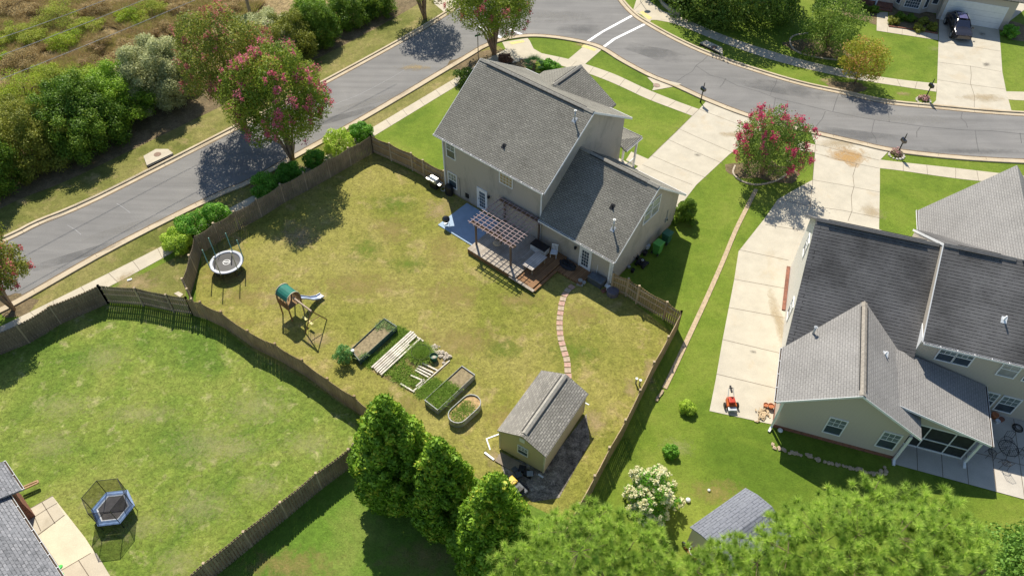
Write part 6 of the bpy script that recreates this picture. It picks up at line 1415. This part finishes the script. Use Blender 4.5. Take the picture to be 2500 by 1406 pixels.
# ------------------------------------------------------------------ pines at the lower edge
def pine(label, base, ctr_z, crown, n_t, seed):
    """crown: list of (px, py, z, radius m) lobes seen in the picture"""
    rng = NP(seed); b = G(*base); t = thing('pine_tree', label, 'tree', b, 0, 'long-needled pines along the lower edge'); T = []; D = []; br = []
    for (px, py, z, rd) in crown:
        c = np.array(G(px, py, z))-np.array(b); m_ = max(6, int(n_t*rd*rd))
        d = unit(rng.normal(0, 1, (m_, 3))+np.array([0, 0, .55])); rr = rd*(1-.45*rng.random((m_, 1))**1.6)
        p = c+d*rr*np.array([1, 1, .8]); T.append(p); D.append(unit(d*.7+np.array([0, 0, .6])+rng.normal(0, .25, d.shape))); br.append(c)
    T = np.concatenate(T); D = np.concatenate(D); K = 110; M_ = len(T); tt = rng.random(M_)*.55
    P = np.repeat(T, K, 0); d0 = np.repeat(D, K, 0); nd = unit(d0*.75+unit(rng.normal(0, 1, P.shape))*1.0); ln = rng.uniform(.22, .36, (len(P), 1))
    along = np.repeat(D, K, 0)*rng.uniform(-.10, .03, (len(P), 1)); P = P+along; A = nd*ln+np.array([0, 0, -.0]); B = unit(np.cross(nd, rng.normal(0, 1, P.shape)))*.009
    quads_mesh('crown', P, A, B, np.clip(np.repeat(tt, K)+rng.random(len(P))*.46, 0, 1), L_pine, t, True)
    mb = MB(); top = max(c[2] for c in br); mb.tube([(0, 0, 0), (0, 0, top*.5), (0, 0, top*.85)], [.24, .17, .06], 10)
    for c in br: s = Vector((0, 0, c[2]*.62)); c = Vector(c); mb.tube([s, s.lerp(c, .5)-Z*.25, c], [.07, .045, .02], 6)
    for i in range(0, M_, 5):
        c = T[i]; q = min(br, key=lambda b_: ((b_-c)**2).sum()); mb.tube([Vector(q), Vector(c)], [.02, .008], 4, False)
    mb.build('trunk', m_bark, t); 
    # inner shade of dead twigs and needles
    return t
def lob(pts, seed, dz=1.0):
    r_ = random.Random(seed); return [(x+r_.uniform(-8, 8), y+r_.uniform(-8, 8), z+r_.uniform(-.5, .5), q) for x, y, z, q in pts]
pA = [(1370, 1292, 10.5, 1.15), (1440, 1285, 11, 1.2), (1315, 1318, 10.2, 1.1), (1265, 1370, 9.6, 1.1), (1330, 1380, 10.5, 1.3), (1410, 1350, 11.2, 1.4), (1490, 1305, 11, 1.2), (1545, 1318, 10.5, 1.2), (1500, 1375, 11, 1.4), (1580, 1345, 10.5, 1.2), (1600, 1390, 10, 1.2), (1440, 1410, 11, 1.4), (1360, 1440, 10, 1.4), (1560, 1430, 10, 1.4), (1260, 1440, 9, 1.2)]
pB = [(1745, 1345, 9.6, .85), (1810, 1340, 9.6, .95), (1700, 1398, 9.3, 1.1), (1770, 1400, 10, 1.3), (1850, 1375, 10.5, 1.2), (1660, 1420, 9, 1.1), (1860, 1430, 10, 1.4), (1740, 1450, 9, 1.2), (1905, 1400, 10.5, 1.2), (1895, 1310, 10.2, 1.0)]
pC = [(1960, 1290, 11.2, 1.2), (2040, 1245, 11.8, 1.2), (2125, 1222, 12, 1.25), (2205, 1245, 12, 1.3), (2280, 1250, 11.6, 1.2), (1930, 1345, 11, 1.3), (2010, 1320, 12, 1.5), (2100, 1300, 12.6, 1.6), (2190, 1320, 12.6, 1.6), (2275, 1310, 12, 1.4), (2330, 1290, 11.3, 1.1), (2350, 1345, 11.5, 1.2), (2000, 1390, 12, 1.5), (2090, 1390, 12.5, 1.6), (2180, 1400, 12.5, 1.6), (2270, 1385, 12, 1.5), (2360, 1400, 11, 1.3), (2140, 1460, 12, 1.6), (2030, 1460, 11, 1.5), (2260, 1460, 11.5, 1.5)]
pine('left pine of the lower edge, covering the end of the right fence', (1450, 1560), 10, lob(pA, 1), 30, 131)
pine('middle pine of the lower edge with yellow cones, covering the small shed', (1800, 1580), 10, lob(pB, 2), 30, 132)
pine('largest pine of the lower edge, in front of the right house patio', (2150, 1600), 11, lob(pC, 3), 28, 133)

# ------------------------------------------------------------------ wild field: countable bushes, then weeds as stuff
pr = random.Random(21); spots = [(150, 45, 44, 30, 1), (215, 70, 30, 22, 1), (320, 42, 30, 26, 1), (375, 30, 34, 26, 1), (60, 85, 36, 24, 1), (100, 95, 26, 18, 1), (14, 105, 28, 20, 1), (165, 110, 34, 22, 1), (30, 20, 36, 26, 0), (90, 30, 24, 20, 0), (245, 115, 30, 22, 0), (330, 120, 34, 26, 0), (420, 80, 30, 24, 0), (440, 22, 28, 22, 0), (290, 160, 34, 24, 0), (230, 165, 30, 24, 0), (60, 150, 34, 24, 0), (120, 180, 30, 22, 1), (480, 50, 30, 22, 0), (12, 150, 24, 20, 1), (70, 235, 60, 22, 1), (150, 205, 50, 20, 1), (20, 260, 40, 26, 1), (240, 25, 30, 24, 0), (560, 30, 30, 24, 0), (380, 140, 26, 20, 0)]
spots.sort(); cnt = [0, 0]
for i, (x, y, rx, ry, g) in enumerate(spots):
    cnt[g] += 1
    k = ppm(x, y); m_ = (L_weedg if i % 3 else L_hy) if g else (L_brown if i % 2 else L_weed)
    bush('wild_bush', ORD[cnt[g]-1]+(' yellow-green' if g else ' dry brown-green')+' bush of the wild field, counted from the left edge', 'bush', (x, y+ry*.4), rx/k, rx/k*.9, m_, 4200, .11, 200+i, 16, .34, ('green' if g else 'dry')+' bushes of the wild field', shell=.7, jit=1.0, edge=.2)
def scatter_tufts(name, poly, n, mat, seed, hmin, hmax, k=7, wd=.012, spread=.5, dens=None):
    rng = NP(seed); Q = np.array([(p.x, p.y) for p in poly]); lo, hi = Q.min(0), Q.max(0); pts = []
    while len(pts) < n:
        c = lo+(hi-lo)*rng.random((n, 2)); ins = np.zeros(n, bool); j = len(Q)-1
        for i in range(len(Q)):
            xi, yi = Q[i]; xj, yj = Q[j]; cond = ((yi > c[:, 1]) != (yj > c[:, 1])) & (c[:, 0] < (xj-xi)*(c[:, 1]-yi)/(yj-yi+1e-9)+xi); ins ^= cond; j = i
        pts += list(c[ins])
    pts = np.array(pts[:n]); cl = np.sin(pts[:, 0]*.9+np.sin(pts[:, 1]*.7)*2)+np.sin(pts[:, 1]*1.1+pts[:, 0]*.4); pts = pts[cl > (-.9 if dens is None else dens)]
    P = np.repeat(np.c_[pts, np.zeros(len(pts))], k, 0); P[:, :2] += rng.normal(0, .08, (len(P), 2)); hh = np.repeat(rng.uniform(hmin, hmax, len(pts)), k)
    A = np.c_[rng.normal(0, spread, (len(P), 2)), np.ones(len(P))]*hh[:, None]; B = unit(np.c_[rng.normal(0, 1, (len(P), 2)), np.zeros(len(P))])*wd
    o = quads_mesh(name, P, A, B, np.clip(np.repeat(rng.random(len(pts))*.6, k)+rng.random(len(P))*.4, 0, 1), mat, None, True); return o
fieldpoly = W([(-60, 330), (120, 215), (330, 130), (470, 60), (600, 50), (700, -40), (-60, -60)])
tag(scatter_tufts('field_weeds', fieldpoly, 42000, L_brown, 300, .25, .8, 6, .03, .6), 'tangled dry brown weeds covering the wild field', 'weeds', kind='stuff')
tag(scatter_tufts('field_weeds', fieldpoly, 34000, L_weedg, 301, .2, .7, 6, .028, .6, .1), 'patches of yellow-green weeds in the wild field', 'weeds', kind='stuff')
# weeds in the beds and the garden plot
L_gw = leafmat('garden_weeds', (.09, .15, .025), (.21, .31, .05), (.36, .34, .12), .35)
def bedweeds(poly, z, n, mat, seed, label, h0=.05, h1=.22, dens=None, name='bed_plants', spread=.9):
    o = scatter_tufts(name, poly, n, mat, seed, h0, h1, 7, .022, spread, dens); o.location.z = z; return tag(o, label, 'plants', kind='stuff')
def bedpoly(b): return [q+b[2] for q in b[1]]
bedweeds(bedpoly(bed2), .38, 900, L_gw, 310, 'dense green weeds filling the rectangular grey raised bed', dens=-.6)
bedweeds(bedpoly(bed1), .40, 420, leafmat('seedlings', (.10, .18, .06), (.22, .30, .12), None, .3), 311, 'sparse pale seedlings in the dark green-sided raised bed')
bedweeds(bedpoly(bed3), .43, 450, L_gw, 312, 'few green weeds in the oval raised bed', .04, .12, dens=1.1)
bedweeds(W([(925, 905), (1005, 822), (1098, 888), (1012, 960)]), .01, 1000, L_gw, 313, 'green weeds overgrowing the garden plot between the boards', dens=-.1)
bedweeds(W([(878, 882), (972, 795), (1000, 812), (905, 900)]), .01, 900, L_gw, 314, 'green weeds between the left raised bed and the white boards', .04, .16, dens=-.9)
bedweeds(W([(1012, 966), (1098, 888), (1126, 892), (1036, 975)]), .01, 700, L_gw, 315, 'green weeds beside the rectangular grey raised bed', .04, .14, dens=-.8)
bedweeds([G(1028, 866)+Vector((.55*math.cos(a), .55*math.sin(a), 0)) for a in [math.pi*i/8 for i in range(16)]], .02, 900, L_gw, 316, 'lush green plant growing inside the round wire cage', .2, .42, dens=-3)
# unmown fringe of grass along fences and kerbs
L_fr = leafmat('grass_fringe', (.08, .14, .015), (.18, .24, .04), (.34, .30, .12), .3)
